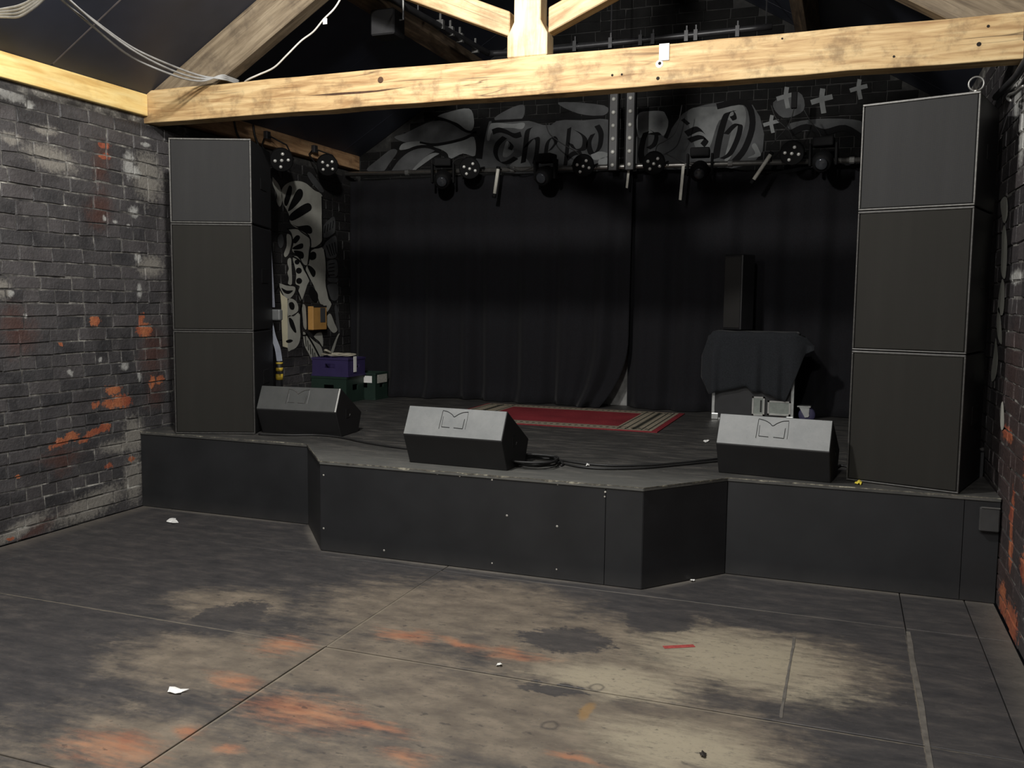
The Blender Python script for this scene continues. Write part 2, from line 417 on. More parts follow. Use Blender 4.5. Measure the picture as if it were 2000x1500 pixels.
# photo positions measured on the wall, as (y, z, ry, rz, rot)
LW = lambda u, v: at(u, v, 0, 0.0)
def lb(u, v, ru, rv, rot=0):
    p = LW(u, v); q = LW(u+ru, v); r = LW(u, v+rv); return (p.y, p.z, abs(q.y-p.y), abs(r.z-p.z), rot)
org_l = [lb(186, 628, 11, 11), lb(276, 625, 7, 12), lb(282, 645, 17, 14), lb(117, 671, 4, 5), lb(297, 747, 7, 12), lb(312, 743, 6, 8),
         lb(222, 760, 18, 10), lb(238, 783, 20, 15), lb(212, 788, 14, 10), lb(188, 789, 9, 7),
         lb(118, 863, 24, 8, 12), lb(140, 852, 16, 9), lb(180, 849, 28, 9, 18), lb(205, 834, 14, 10, 20), lb(213, 908, 9, 7), lb(258, 895, 7, 7), lb(38, 931, 6, 3),
         lb(205, 283, 12, 6), lb(205, 305, 12, 6), lb(20, 1052, 8, 4)]
wht_l = [lb(20, 186, 40, 12), lb(58, 205, 10, 10), lb(252, 322, 12, 28), lb(262, 335, 14, 14), lb(262, 415, 10, 12), lb(270, 502, 7, 12), lb(273, 568, 5, 16),
         lb(285, 283, 9, 5), lb(204, 426, 4, 6), lb(224, 432, 5, 4), lb(251, 442, 4, 4), lb(272, 735, 4, 13), lb(243, 715, 9, 10), lb(137, 728, 6, 8), lb(22, 574, 7, 7), lb(49, 618, 4, 4), lb(197, 702, 4, 4)]
wet_l = [lb(290, 345, 30, 50), lb(100, 310, 52, 26, -8), lb(295, 520, 26, 22), lb(90, 255, 26, 10), lb(5, 565, 18, 20), lb(20, 270, 24, 12),
         lb(262, 850, 22, 40), lb(180, 985, 70, 26, 10), lb(262, 935, 20, 50), lb(40, 1032, 60, 14, 14), lb(235, 870, 40, 14)]
brn_l = [lb(195, 410, 26, 50), lb(200, 320, 22, 50), lb(300, 690, 30, 60), lb(300, 770, 24, 40), lb(60, 1045, 70, 12, 14), lb(120, 900, 50, 24), lb(30, 640, 40, 60)]
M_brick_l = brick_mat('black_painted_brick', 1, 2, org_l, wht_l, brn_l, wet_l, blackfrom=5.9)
RW = lambda u, v: at(u, v, 0, W)
org_r = [(5.02, .55, .05, .16, 0), (5.0, .38, .06, .10, 0), (5.12, .08, .12, .10, 0), (4.85, .05, .2, .10, 0), (5.28, .93, .16, .04, 0), (4.6, .9, .2, .2, 0), (4.5, .4, .2, .1, 0)]
wht_r = [(5.62, 2.72, .12, .16, 0), (5.3, 1.75, .2, .04, 0), (5.4, 2.5, .1, .2, 0), (5.75, 2.85, .1, .1, 0)]
brn_r = [(5.0, .8, .8, .5, 0), (5.2, 1.2, .4, .4, 0), (5.1, .2, .5, .3, 0)]
M_brick_r = brick_mat('black_painted_brick_right', 1, 2, org_r, wht_r, brn_r, None, sr(36, 34, 36), sr(58, 54, 55), sr(64, 46, 42))
M_brick_b = brick_mat('black_painted_brick_back', 0, 2, None, None, None, None, sr(17), sr(27), dull=True)

wall_left = struct(MB().box(-.25, -.0065, Y0, YB, 0, 2.90).box(-.25, -.03, Y0, YB, 2.90, 2.957).build('wall_left', M_mortar_l))
lay_bricks(wall_left, M_brick_l, math.pi/2, (0, 0.0), 1.0, YB-.005, BEDS,
           lambda u, z: (3.95 < u < 5.62) or (6.5 < u < 8.1 and z < 1.05 and z > .6), lambda u, z: z < 2.9, 1, seed=3)
wall_right = struct(MB().box(W+.0065, W+.25, Y0, YB, 0, 3.26).build('wall_right', M_mortar))
lay_bricks(wall_right, M_brick_r, -math.pi/2, (0, W), 1.0, YB-.005, [b for b in BEDS_HIGH if b < 3.2],
           lambda u, z: 4.35 < u < 6.3, lambda u, z: True, -1, seed=5)
bk = MB().prism([(-.25, YB+.0065, 0), (W+.25, YB+.0065, 0), (W+.25, YB+.0065, roofz(W+.25)), (RIDGE, YB+.0065, roofz(RIDGE)), (-.1, YB+.0065, EAVE-.06), (-.25, YB+.0065, EAVE-.15)], (0, .2, 0))
wall_back = struct(bk.build('wall_back', M_mortar_b))
lay_bricks(wall_back, M_brick_b, 0.0, (1, YB), 0.02, W-.02, BEDS_HIGH,
           lambda u, z: 2.82 < z < 3.95 and .3 < u < 5.35, lambda u, z: z < roofz(u)-.06, 1, seed=8)
fr = MB().prism([(-.25, Y0, 0), (W+.25, Y0, 0), (W+.25, Y0, roofz(W+.25)), (RIDGE, Y0, roofz(RIDGE)), (-.25, Y0, EAVE-.15)], (0, -.2, 0))
struct(fr.build('wall_front', M_plain_wall))

# ------------------------------------------------------------------ ceiling: black sheets on the roof slope, joints showing
ceiling = struct(MB().prism([(-.3, Y0, roofz(-.3)+.02), (RIDGE, Y0, roofz(RIDGE)+.02), (2*RIDGE+.3, Y0, roofz(-.3)+.02),
                             (2*RIDGE+.3, Y0, roofz(-.3)+.12), (RIDGE, Y0, roofz(RIDGE)+.12), (-.3, Y0, roofz(-.3)+.12)], (0, YB-Y0+.2, 0)).build('ceiling', M_gap))
seams = [4.66-1.22*k for k in range(6, -1, -1)]+[5.88, 7.10, 8.32]
ys_ = [Y0]+[s for s in seams if Y0+.1 < s < YB]+[YB]
for c, d in zip(ys_[:-1], ys_[1:]):
    for side in (0, 1):
        f = (lambda x: x) if side == 0 else (lambda x: 2*RIDGE-x)
        MB().prism([(f(-.1), c+.003, roofz(-.1)), (f(RIDGE-.01), c+.003, roofz(RIDGE-.01)), (f(RIDGE-.01), c+.003, roofz(RIDGE-.01)+.018), (f(-.1), c+.003, roofz(-.1)+.018)],
                   (0, d-c-.006, 0)).build('ceiling_sheet', M_ceiling, ceiling)
for s_ in seams:
    MB().prism([(0.02, s_-.006, roofz(.02)-.0015), (RIDGE-.03, s_-.006, roofz(RIDGE-.03)-.0015), (RIDGE-.03, s_-.006, roofz(RIDGE-.03)+.004), (0.02, s_-.006, roofz(.02)+.004)],
               (0, .012, 0)).build('joint_strip', M_seam if abs(s_-4.66) < .01 else M_ceiling, ceiling)

# ------------------------------------------------------------------ roof timbers
truss = tag(empty('roof_truss', (3.0, 5.6, 2.9)), 'exposed pale timber roof truss with king post spanning the stage front', 'roof truss')
def tpart(mb, name, mat, bevel=.006):
    mb.v = [tuple(Vector(v)-truss.location) for v in mb.v]
    return mb.build(name, mat, truss, bevel=bevel)
YT0, YT1 = 5.53, 5.67
# tie beam with slightly wandering edges
tb = MB(); n = 26; top = []; bot = []
for i in range(n+1):
    x = -.12+6.3*i/n
    top.append((x, YT0, 3.151+random.uniform(-.004, .004))); bot.append((x, YT0, 2.909+random.uniform(-.004, .004)))
for i in range(n):
    pts = [bot[i], bot[i+1], top[i+1], top[i]]
    o = len(tb.v); tb.v += [Vector(p) for p in pts]+[Vector(p)+Vector((0, YT1-YT0, 0)) for p in pts]
    tb.f += [(o, o+1, o+2, o+3), (o+7, o+6, o+5, o+4), (o, o+4, o+5, o+1), (o+3, o+2, o+6, o+7)]
    if i == 0: tb.f.append((o, o+3, o+7, o+4))
    if i == n-1: tb.f.append((o+1, o+5, o+6, o+2))
beam = tpart(tb, 'tie_beam', M_beam, 0)
wm = beam.modifiers.new('weld', 'WELD'); wm.merge_threshold = .0005
bv = beam.modifiers.new('bevel', 'BEVEL'); bv.width = .007; bv.segments = 2; bv.limit_method = 'ANGLE'; bv.angle_limit = .7
kp = [(2.903, 3.15), (3.172, 3.15), (3.172, 3.285), (3.126, 3.37), (3.126, 4.86), (2.948, 4.86), (2.948, 3.37), (2.903, 3.285)]
tpart(MB().prism([(x, YT0+.004, z) for x, z in kp], (0, .135, 0)), 'king_post', M_post)
def rafter(f):
    x0, x1 = -.12, RIDGE-.09
    low = lambda x: roofz(x)-.335
    return MB().prism([(f(x0), YT0+.012, roofz(x0)), (f(x0), YT0+.012, 2.92 if False else max(low(x0), 3.0)), (f(.62), YT0+.012, 3.15), (f(x1), YT0+.012, low(x1)), (f(x1), YT0+.012, roofz(x1)-.004)], (0, .12, 0))
tpart(rafter(lambda x: x), 'principal_rafter', M_rafter)
tpart(rafter(lambda x: 2*RIDGE-x), 'principal_rafter', M_rafter_r)
def strut(f):
    zb = lambda x: 3.294+.42*(2.905-x)
    return MB().prism([(f(2.91), YT0+.03, zb(2.91)), (f(2.91), YT0+.03, zb(2.91)+.155), (f(1.62), YT0+.03, zb(1.62)+.155), (f(1.62), YT0+.03, zb(1.62))], (0, .10, 0))
tpart(strut(lambda x: x), 'strut', M_strut); tpart(strut(lambda x: 2*RIDGE-x), 'strut', M_strut_r)
# bolt holes and knots on the beam
M_hole = simple('dark_hole', sr(30, 24, 18), .9)
M_tagw = simple('white_paper', sr(236, 236, 232), .7, 0, .04)
def beam_dot(x, z, r, mat, name, proud=.003):
    Mx = Matrix.Translation((x, YT0-proud, z)) @ Matrix.Rotation(math.pi/2, 4, 'X')
    mb = MB().lathe([(r, 0), (r*.85, .002)], Mx, 10); return tpart(mb, name, mat, 0)
beam_dot(3.884, 2.95, .011, M_hole, 'bolt_hole', .0005); beam_dot(3.891, 3.034, .024, M_tagw, 'washer', .001); beam_dot(3.893, 3.037, .010, M_hole, 'bolt_hole', .0035)
for x, z, r in ((3.6, 2.99, .008), (3.66, 2.99, .007), (5.2, 2.97, .007), (5.62, 3.0, .012), (5.66, 3.09, .008), (4.6, 3.12, .006)):
    beam_dot(x, z, r, M_hole, 'nail_hole', .0005)
M_knot = simple('brown_knot', sr(74, 50, 32), .8, 0, .3, 40)
beam_dot(1.99, 3.08, .022, M_knot, 'knot', .0004)
MB_ = MB().prism([at(u, v, 1, YT0-.001)-truss.location for u, v in ((600, 187), (660, 181), (740, 176), (800, 169), (740, 179), (700, 183), (650, 186))], (0, .002, 0))
MB_.build('split', M_knot, truss)
# paper tag pinned to the beam
tg = MB().box(3.888, 3.949, YT0-.006, YT0-.003, 3.052, 3.150).build('paper_tag', M_tagw); tag(tg, 'small white paper tag pinned to the timber tie beam', 'paper tag')

wp = tag(MB().box(-.12, .012, Y0+.02, 5.527, 2.958, 3.118).build('wall_plate', M_plate, bevel=.004), 'fresh yellow pine timber running along the top of the left wall', 'timber')
wpb = tag(MB().box(-.12, .02, 5.703, YB-.01, 2.985, 3.135).build('wall_plate', M_plate_old, bevel=.004), 'weathered brown timber above the mural behind the left speaker stack', 'timber')
# purlins
def purlin(f, y0, y1, label):
    x = 1.46; z = 3.795; nx, nz = SL/math.hypot(1, SL), -1/math.hypot(1, SL); tx, tz = 1/math.hypot(1, SL), SL/math.hypot(1, SL)
    a = (x, z); b = (x+tx*.13, z+tz*.13); c = (b[0]-nx*.17, b[1]-nz*.17); d = (a[0]-nx*.17, a[1]-nz*.17)
    return tag(MB().prism([(f(p[0]), y0, p[1]) for p in (a, b, c, d)], (0, y1-y0, 0)).build('purlin', M_purlin, bevel=.005), label, 'purlin')
purlin(lambda x: x, 5.69, YB-.01, 'dark old roof purlin over the stage, left of the king post')
purlin(lambda x: 2*RIDGE-x, 5.69, YB-.01, 'dark old roof purlin over the stage, right of the king post')

# ------------------------------------------------------------------ stage
def deck_mat():
    m = Mat('scuffed_black_deck', rough=.5)
    P = m.pos(); a = m.noise(m.scale(P, (2.0, 7.0, 1)), 2.2, 6, .68); b = m.noise(P, 30, 6, .7); big = m.noise(P, 1.7, 4, .6)
    c = m.ramp(a, [(.3, sr(40, 40, 40)), (.52, sr(60, 59, 57)), (.72, sr(92, 89, 84))])
    c = m.mix(m.math('MULTIPLY', m.step(m.math('ADD', m.math('MULTIPLY', b, .6), m.math('MULTIPLY', big, .4)), .56, .7), .45), c, sr(126, 122, 112))
    sp = m.nd('ShaderNodeSeparateXYZ', {0: P}).outputs
    fr_ = m.step(m.math('ADD', sp[1], m.math('MULTIPLY', b, .25)), 5.75, 4.95)  # front apron paler: dust, plus nearness to the lamp put into the colour
    c = m.mix(m.math('MULTIPLY', fr_, .36), c, sr(126, 127, 122))
    s2 = m.step(m.noise(m.scale(P, (1, 3, 1)), 26.0, 2), .74, .78)
    c = m.mix(m.math('MULTIPLY', s2, .7), c, sr(176, 172, 164))
    m.color(c); m.bump(b, .25, .004)
    return m.m
def fascia_mat():
    m = Mat('black_fascia_paint', rough=.52)
    P = m.pos(); a = m.noise(P, 3.5, 5, .6); b = m.noise(P, 60, 4, .6)
    c = m.ramp(a, [(.3, sr(25, 26, 28)), (.7, sr(35, 36, 38))])
    chip = m.step(b, .76, .79); c = m.mix(m.math('MULTIPLY', chip, .5), c, sr(150, 146, 138))
    sp = m.nd('ShaderNodeSeparateXYZ', {0: P}).outputs
    foot = m.math('SUBTRACT', 1.0, m.math('DIVIDE', sp[2], .10), True)
    c = m.mix(m.math('MULTIPLY', m.math('MULTIPLY', foot, a), .5), c, sr(70, 68, 66))
    m.color(c); m.bump(b, .1, .002)
    return m.m
def chip_mat():
    m = Mat('chipped_edge', rough=.8)
    P = m.pos(); a = m.noise(P, 24, 6, .75); b = m.noise(P, 4, 3)
    f = m.math('ADD', m.math('MULTIPLY', a, .65), m.math('MULTIPLY', b, .35))
    m.color(m.ramp(f, [(.40, sr(52, 51, 49)), (.52, sr(96, 93, 84)), (.62, sr(170, 166, 148))]))
    return m.m
M_deck, M_fascia, M_chip = deck_mat(), fascia_mat(), chip_mat()
stage = tag(empty('stage', (2.9, 5.3, 0)), 'low black plywood stage with a projecting angled centre front', 'stage')
OUT = STAGE_OUT
def spart(mb, name, mat, bevel=0.0, kind=None):
    mb.v = [tuple(Vector(v)-stage.location) for v in mb.v]; return mb.build(name, mat, stage, bevel=bevel, kind=kind)
spart(MB().prism([(x, y-.006, HS-.022) for x, y in OUT]+[(W-.003, YB-.005, HS-.022), (0.003, YB-.005, HS-.022)], (0, 0, .022)), 'deck', M_deck, .003)
# fascia panels between seams
def fascia(p, q, t0, t1, name='fascia_panel'):
    a = Vector((*p, 0)); b = Vector((*q, 0)); L = (b-a).length; n = (b-a).normalized(); s = Vector((n.y, -n.x, 0))
    A = a+n*(t0*L+.0012); B = a+n*(t1*L-.0012)
    w = -s*.018
    spart(MB().prism([A+Vector((0, 0, .003)), B+Vector((0, 0, .003)), B+Vector((0, 0, HS-.0235)), A+Vector((0, 0, HS-.0235))], w), name, M_fascia, .0015)
fascia(OUT[0], OUT[1], 0, 1); fascia(OUT[1], OUT[2], 0, 1)
fascia(OUT[2], OUT[3], 0, .897); fascia(OUT[2], OUT[3], .897, 1); fascia(OUT[3], OUT[4], 0, 1)
fascia(OUT[4], OUT[5], 0, .878); fascia(OUT[4], OUT[5], .878, 1)
for (p, q) in zip(OUT[:-1], OUT[1:]):        # chipped pale nosing along the deck edge
    a = Vector((*p, 0)); b = Vector((*q, 0)); n = (b-a).normalized(); s = Vector((n.y, -n.x, 0))
    k = max(6, int((b-a).length/.05)); pts = []
    for i in range(k+1):
        c = a.lerp(b, i/k)+s*.0065; pts.append(c+Vector((0, 0, HS-.004-random.random()**4*.012)))
    topp = [a.lerp(b, i/k)+s*.0065+Vector((0, 0, HS+.0005)) for i in range(k, -1, -1)]
    spart(MB().prism(pts+topp, -s*.004), 'nosing', M_chip)
M_screw = simple('pale_screw_head', sr(170, 168, 160), .5)
for u, v in ((632, 928), (632, 1032), (750, 1075), (837, 921), (854, 925), (898, 930), (961, 937), (990, 1007), (1088, 1028), (1087, 1112), (1089, 946), (1182, 961), (1181, 970), (961, 1100)):
    p = at(u, v, 1, 4.833); Mx = Matrix.Translation(p) @ Matrix.Rotation(math.pi/2, 4, 'X')
    spart(MB().lathe([(random.uniform(.005, .009), -.001), (.004, .002)], Mx, 8), 'screw_head', M_screw)
# ------------------------------------------------------------------ wall and gable murals (thin coats of paint)
M_pw = simple('mural_white', sr(158, 158, 150), .9, 0, .16, 5, .15)
M_pg = simple('mural_grey', sr(112, 114, 114), .9, 0, .35, 4, .15)
M_pd = simple('mural_dark_grey', sr(72, 73, 74), .9, 0, .3, 5, .15)
M_pk = simple('mural_black', sr(18, 18, 19), .9, 0, .15, 5, .15)
M_pc = simple('mural_cream', sr(214, 208, 180), .9, 0, .1, 6, .15)
def paint(parent, name, mat, polys, to3d, smooth=True, off=(0, 0, 0)):
    mb = MB()
    for pl in polys:
        P = [to3d(*p)+Vector(off) for p in pl]
        if smooth: P = crom(P, 4, True)
        mb.poly(P)
    return mb.build(name, mat, parent)
def stroke(pts, nx, ny, sub=5):
    """broad-nib pen stroke as an outline: nib vector (nx, ny) in photo pixels"""
    c = crom([Vector((p[0], p[1], 0)) for p in pts], sub)
    a = [(p.x-nx, p.y-ny) for p in c]; b = [(p.x+nx, p.y+ny) for p in c]
    return [[a[i], a[i+1], b[i+1], b[i]] for i in range(len(c)-1)]
def ribbon(pts, w, sub=4):
    c = crom([Vector((p[0], p[1], 0)) for p in pts], sub); L = []; R = []
    for i, p in enumerate(c):
        t = (c[min(i+1, len(c)-1)]-c[max(i-1, 0)]).normalized(); L.append((p.x-t.y*w, p.y+t.x*w)); R.append((p.x+t.y*w, p.y-t.x*w))
    return [[L[i], L[i+1], R[i+1], R[i]] for i in range(len(c)-1)]
zl = lambda x, y: at(520+x/3.75, 330+y/3.75, 0, .0045)
white = [
 [(115,150),(165,100),(230,88),(290,105),(350,155),(412,200),(405,350),(410,500),(395,545),(350,575),(325,575),(325,510),(250,450),(180,400),(165,330),(120,240)],
 [(45,60),(65,80),(95,120),(118,200),(110,260),(95,275),(75,235),(78,190),(50,120)],
 [(165,440),(215,432),(262,470),(322,520),(312,600),(303,690),(285,705),(262,680),(245,640),(190,600),(200,540),(185,470)],
 [(150,480),(180,490),(185,540),(165,620),(140,645),(130,620),(150,560)],
 [(330,600),(385,575),(425,590),(435,700),(440,850),(455,950),(478,990),(435,1060),(420,1000),(395,985),(375,930),(350,860),(330,820),(290,740),(310,690),(325,640)],
 [(160,660),(180,655),(185,720),(188,840),(160,840),(165,800),(155,760),(165,730),(155,690)],
 [(195,650),(225,640),(255,680),(275,740),(315,810),(300,850),(270,940),(250,965),(235,900),(245,860),(215,840),(220,780),(210,720)],
 [(95,840),(150,855),(210,865),(205,910),(170,950),(140,940),(115,900)],
 [(160,960),(200,955),(230,990),(232,1040),(190,1070),(160,1075)],
 [(160,1090),(200,1080),(245,1060),(250,1230),(225,1300),(185,1325),(157,1315)],
 [(262,1000),(285,1000),(292,1060),(295,1170),(275,1160),(268,1100)],
 [(270,1195),(300,1215),(350,1260),(400,1300),(420,1380),(425,1490),(400,1495),(350,1430),(310,1350),(280,1290)],
 [(350,1225),(405,1195),(415,1300),(390,1265)],
 [(440,1090),(470,1060),(500,1130),(520,1180),(490,1200),(450,1150)],
 [(540,1200),(520,1250),(490,1345),(470,1350),(490,1290),(520,1220)]]
grey = [[(415,430),(440,390),(490,350),(505,380),(500,465),(450,500),(415,495)], [(410,565),(480,500),(515,505),(515,640),(445,650),(430,600)],
        [(445,680),(515,670),(520,780),(470,790),(450,740)], [(450,800),(520,800),(520,830),(470,830)], [(450,850),(520,845),(525,950),(480,960),(455,900)],
        [(500,1020),(520,1010),(540,1190),(525,1180)], [(90,10),(110,30),(112,60),(92,42)], [(85,500),(115,480),(130,540),(110,580),(90,560)],
        [(300,40),(330,30),(420,150),(400,170),(340,110)]]
blk = [[(130,240),(160,135),(175,122),(188,140),(180,200),(150,270)], [(165,280),(215,170),(245,145),(267,165),(262,210),(215,270),(165,310)],
       [(170,340),(240,280),(300,250),(328,265),(330,295),(300,320),(190,380)], [(190,405),(230,420),(300,412),(330,430),(335,465),(310,475),(275,455),(230,430)],
       [(190,530),(215,490),(240,488),(245,510),(215,545)], [(190,580),(240,550),(268,548),(265,580),(215,590)], [(200,600),(260,605),(275,630),(268,655),(240,650)],
       [(318,620),(345,605),(365,620),(362,655),(335,668),(315,655)], [(300,710),(330,715),(360,750),(355,785),(335,785)], [(330,860),(375,910),(375,960),(350,970),(310,910)],
       [(165,985),(190,975),(207,1000),(200,1030),(175,1025)], [(165,1090),(195,1110),(220,1190),(205,1195),(175,1150)], [(145,1258),(175,1248),(195,1258),(175,1272),(150,1272)],
       [(110,870),(150,890),(195,890),(165,915),(130,905)]]
for cx, cy, r in ((238, 745, 22), (240, 820, 22), (225, 682, 18)):
    blk.append([(cx+r*math.cos(a*math.pi/4), cy+r*math.sin(a*math.pi/4)) for a in range(8)])
lines = []
for pts, w in (([(150,440),(240,440),(322,515),(305,700)], 5), ([(325,580),(395,572),(412,520),(408,200)], 5), ([(412,570),(440,520),(505,470)], 5), ([(425,590),(440,700),(440,860),(480,985)], 5),
               ([(190,640),(250,680),(320,815)], 5), ([(215,860),(260,980),(240,1060)], 5), ([(95,845),(60,900)], 4), ([(255,1000),(255,1200),(300,1215)], 6), ([(290,1200),(350,1300),(420,1440)], 6)):
    lines += ribbon(pts, w)
for k in range(7):
    lines += ribbon([(285+k*17, 1225+k*30), (292+k*17, 1300+k*28)], 3)
for k in range(4):
    lines += ribbon([(440+k*20, 560-k*8), (470+k*14, 640-k*6)], 3.5); lines += ribbon([(425+k*20, 470-k*12), (432+k*20, 415-k*12)], 3)
    lines += ribbon([(455, 700+k*26), (500, 690+k*28)], 3.5)
paint(wall_left, 'mural_white_paint', M_pw, white, zl)
paint(wall_left, 'mural_grey_paint', M_pd, grey, zl)
paint(wall_left, 'mural_cream_paint', M_pc, [[(100,890),(115,920),(155,950),(157,1310),(120,1300),(112,1150),(110,1000)]], zl, False, (.0008, 0, 0))
paint(wall_left, 'mural_black_paint', M_pk, blk, zl, True, (.0012, 0, 0))
paint(wall_left, 'mural_black_lines', M_pk, lines, zl, False, (.0016, 0, 0))

zb_ = lambda x, y: at(680+x/5, 140+y/5, 1, YB-.0050)
px_ = lambda x, y: at(x, y, 1, YB-.0050)
lt = [[(870,440),(960,400),(1180,360),(1230,480),(1210,570),(1150,565),(1060,500),(930,460)],
      [(540,700),(700,680),(800,730),(960,712),(1130,670),(1230,640),(1240,820),(1120,800),(1000,850),(960,790),(850,740),(700,725),(560,760),(500,760)],
      [(610,990),(660,920),(760,830),(830,795),(890,800),(840,830),(740,900),(660,960),(645,990)], [(920,820),(960,840),(990,885),(965,870)],
      [(1370,560),(1400,505),(1480,500),(1600,510),(1720,500),(1700,560),(1600,550),(1480,555),(1400,600),(1380,670),(1355,660)],
      [(1540,690),(1570,680),(1560,760),(1620,770),(1560,830),(1510,820)], [(1560,940),(1700,820),(1790,930),(1780,970),(1600,970)]]
lt_px = [[(1245,225),(1270,217),(1300,220),(1305,245),(1296,265),(1285,258),(1262,262),(1247,268)], [(1170,312),(1185,307),(1192,316),(1182,322),(1170,322)], [(1155,300),(1175,296),(1190,302),(1175,310),(1160,312)],
         [(1345,215),(1400,208),(1450,205),(1456,240),(1440,280),(1425,310),(1415,312),(1425,270),(1430,240),(1405,235),(1385,290),(1365,300),(1350,260)],
         [(1475,300),(1468,285),(1475,280),(1482,292),(1485,305),(1460,308)]]
gr = [[(1300,560),(1400,480),(1700,470),(1900,520),(2000,560),(2000,960),(1300,960),(1260,800)], [(450,640),(560,600),(830,480),(1040,510),(1130,570),(1230,600),(1130,650),(960,700),(800,710),(700,680),(560,690)],
      [(420,980),(480,860),(600,770),(720,735),(850,760),(770,820),(660,920),(610,990)], [(180,960),(300,850),(420,760),(480,780),(400,900),(330,980)], [(1430,450),(1600,350),(1720,330),(1690,470),(1500,490)]]
gr_px = [[(1075,245),(1140,235),(1195,240),(1190,320),(1075,335)], [(1245,265),(1300,262),(1350,212),(1470,205),(1470,320),(1245,325)], [(1540,242),(1600,232),(1680,236),(1690,262),(1640,252),(1590,255),(1550,256)],
         [(1090,200),(1180,206),(1180,225),(1130,222)], [(1510,200),(1560,180),(1570,215),(1530,230)], [(1545,330),(1590,325),(1600,340),(1500,342)], [(1610,320),(1690,312),(1690,330),(1620,336)]]
paint(wall_back, 'mural_grey_paint', M_pd, gr, zb_); [paint(wall_back, 'mural_grey_paint', M_pd, [g_], px_, True, (0, -.00015*k_-.0002, 0)) for k_, g_ in enumerate(gr_px)]
paint(wall_back, 'mural_light_paint', M_pg, lt, zb_, True, (0, -.0013, 0)); paint(wall_back, 'mural_light_paint', M_pg, lt_px, px_, True, (0, -.0014, 0))
cross = [[], []]
for cx, cy, s_ in ((1605, 194, 21), (1535, 188, 18), (1677, 172, 17), (1506, 240, 15)):
    cross[0] += ribbon([(cx+2, cy-s_), (cx, cy), (cx+4, cy+s_*1.3)], s_*.24); cross[1] += ribbon([(cx-s_, cy+s_*.3), (cx, cy), (cx+s_, cy-s_*.25)], s_*.24)
for q_ in range(2): paint(wall_back, 'mural_crosses', M_pg, cross[q_], px_, False, (0, -.0016-.0005*q_, 0))
# black-letter words "The Parish", broad-nib strokes, spelled in photo pixels on the gable
let = []
S = lambda *a: let.extend(stroke(*a))
S([(962,258),(975,254),(990,258),(1005,265),(1018,262)], 1.5, 5)                          # T bar
S([(986,268),(972,282),(968,300),(976,316),(990,318),(1008,308)], 4.5, 2.5); S([(994,276),(1000,284),(996,292)], 3.5, 2)   # T bowl
S([(1036,250),(1030,258),(1026,290),(1022,318)], 5, -1.5); S([(1026,288),(1040,272),(1050,272),(1048,300),(1044,318)], 4.5, -2)   # h
S([(1066,300),(1070,278),(1080,268),(1086,278),(1074,294)], 4, -2); S([(1066,300),(1074,310),(1086,306)], 3.5, -2)          # e
S([(1112,250),(1130,258),(1142,270),(1140,290),(1124,292),(1114,280)], 5, 2); S([(1166,245),(1174,262),(1170,290),(1156,300),(1150,280),(1158,262)], 5, -2); S([(1112,250),(1108,290),(1104,325)], 4, -2)   # P
S([(1108,310),(1120,300),(1136,298)], 2, 4)
S([(1262,258),(1256,275),(1252,300),(1256,318)], 6, -2); S([(1270,254),(1282,264),(1278,282),(1266,290)], 4, 2)       # a / r
S([(1336,240),(1342,236)], 6, 5); S([(1340,262),(1362,252),(1374,258)], 4, 5); S([(1346,275),(1366,268),(1380,272),(1372,284)], 4, 4)   # i / s
S([(1432,218),(1420,222),(1410,250),(1402,285),(1398,310)], 7, -2); S([(1434,218),(1436,228),(1428,232)], 3, 4); S([(1418,262),(1436,244),(1446,246),(1440,272),(1426,300),(1410,310)], 5, 1)     # h
paint(wall_back, 'mural_lettering', M_pk, let, px_, False, (0, -.0022, 0))
bl = []
for pts, w in (([(840,226),(880,238),(910,256),(930,258)], 2.5), ([(930,258),(900,272),(850,282),(820,278)], 2), ([(760,335),(778,310),(802,292),(830,286),(856,294),(876,312)], 3), ([(950,230),(940,270),(935,310)], 7), ([(960,238),(1060,232),(1180,228)], 2.5),
               ([(1400,208),(1455,200),(1470,240),(1455,290),(1430,320)], 6), ([(1545,260),(1575,248),(1610,258),(1650,250),(1685,270)], 6), ([(1300,215),(1310,240),(1300,270)], 4)):
    bl += ribbon(pts, w)
paint(wall_back, 'mural_black_lines', M_pk, bl, px_, False, (0, -.0019, 0))
pr_ = lambda x, y: at(x, y, 0, W-.0045)
paint(wall_right, 'mural_white_paint', M_pw, [[(1957,455),(1962,440),(1967,470),(1966,520),(1962,545),(1955,530),(1956,490)], [(1951,575),(1957,545),(1962,560),(1961,600),(1957,616),(1949,605)], [(1947,620),(1951,600),(1956,640),(1956,672),(1948,655)],
      [(1941,690),(1945,660),(1949,700),(1945,735),(1937,745),(1936,725)], [(1954,395),(1966,385),(1968,420),(1960,435)], [(1953,800),(1959,785),(1961,830),(1955,838)]], pr_)

paint(wall_back, 'bare_plaster', simple('pale_bare_plaster', sr(132, 132, 130), .9, 0, .3, 12), [[(1140, 812), (1165, 770), (1185, 715), (1196, 680), (1230, 680), (1235, 812)]], px_, False)

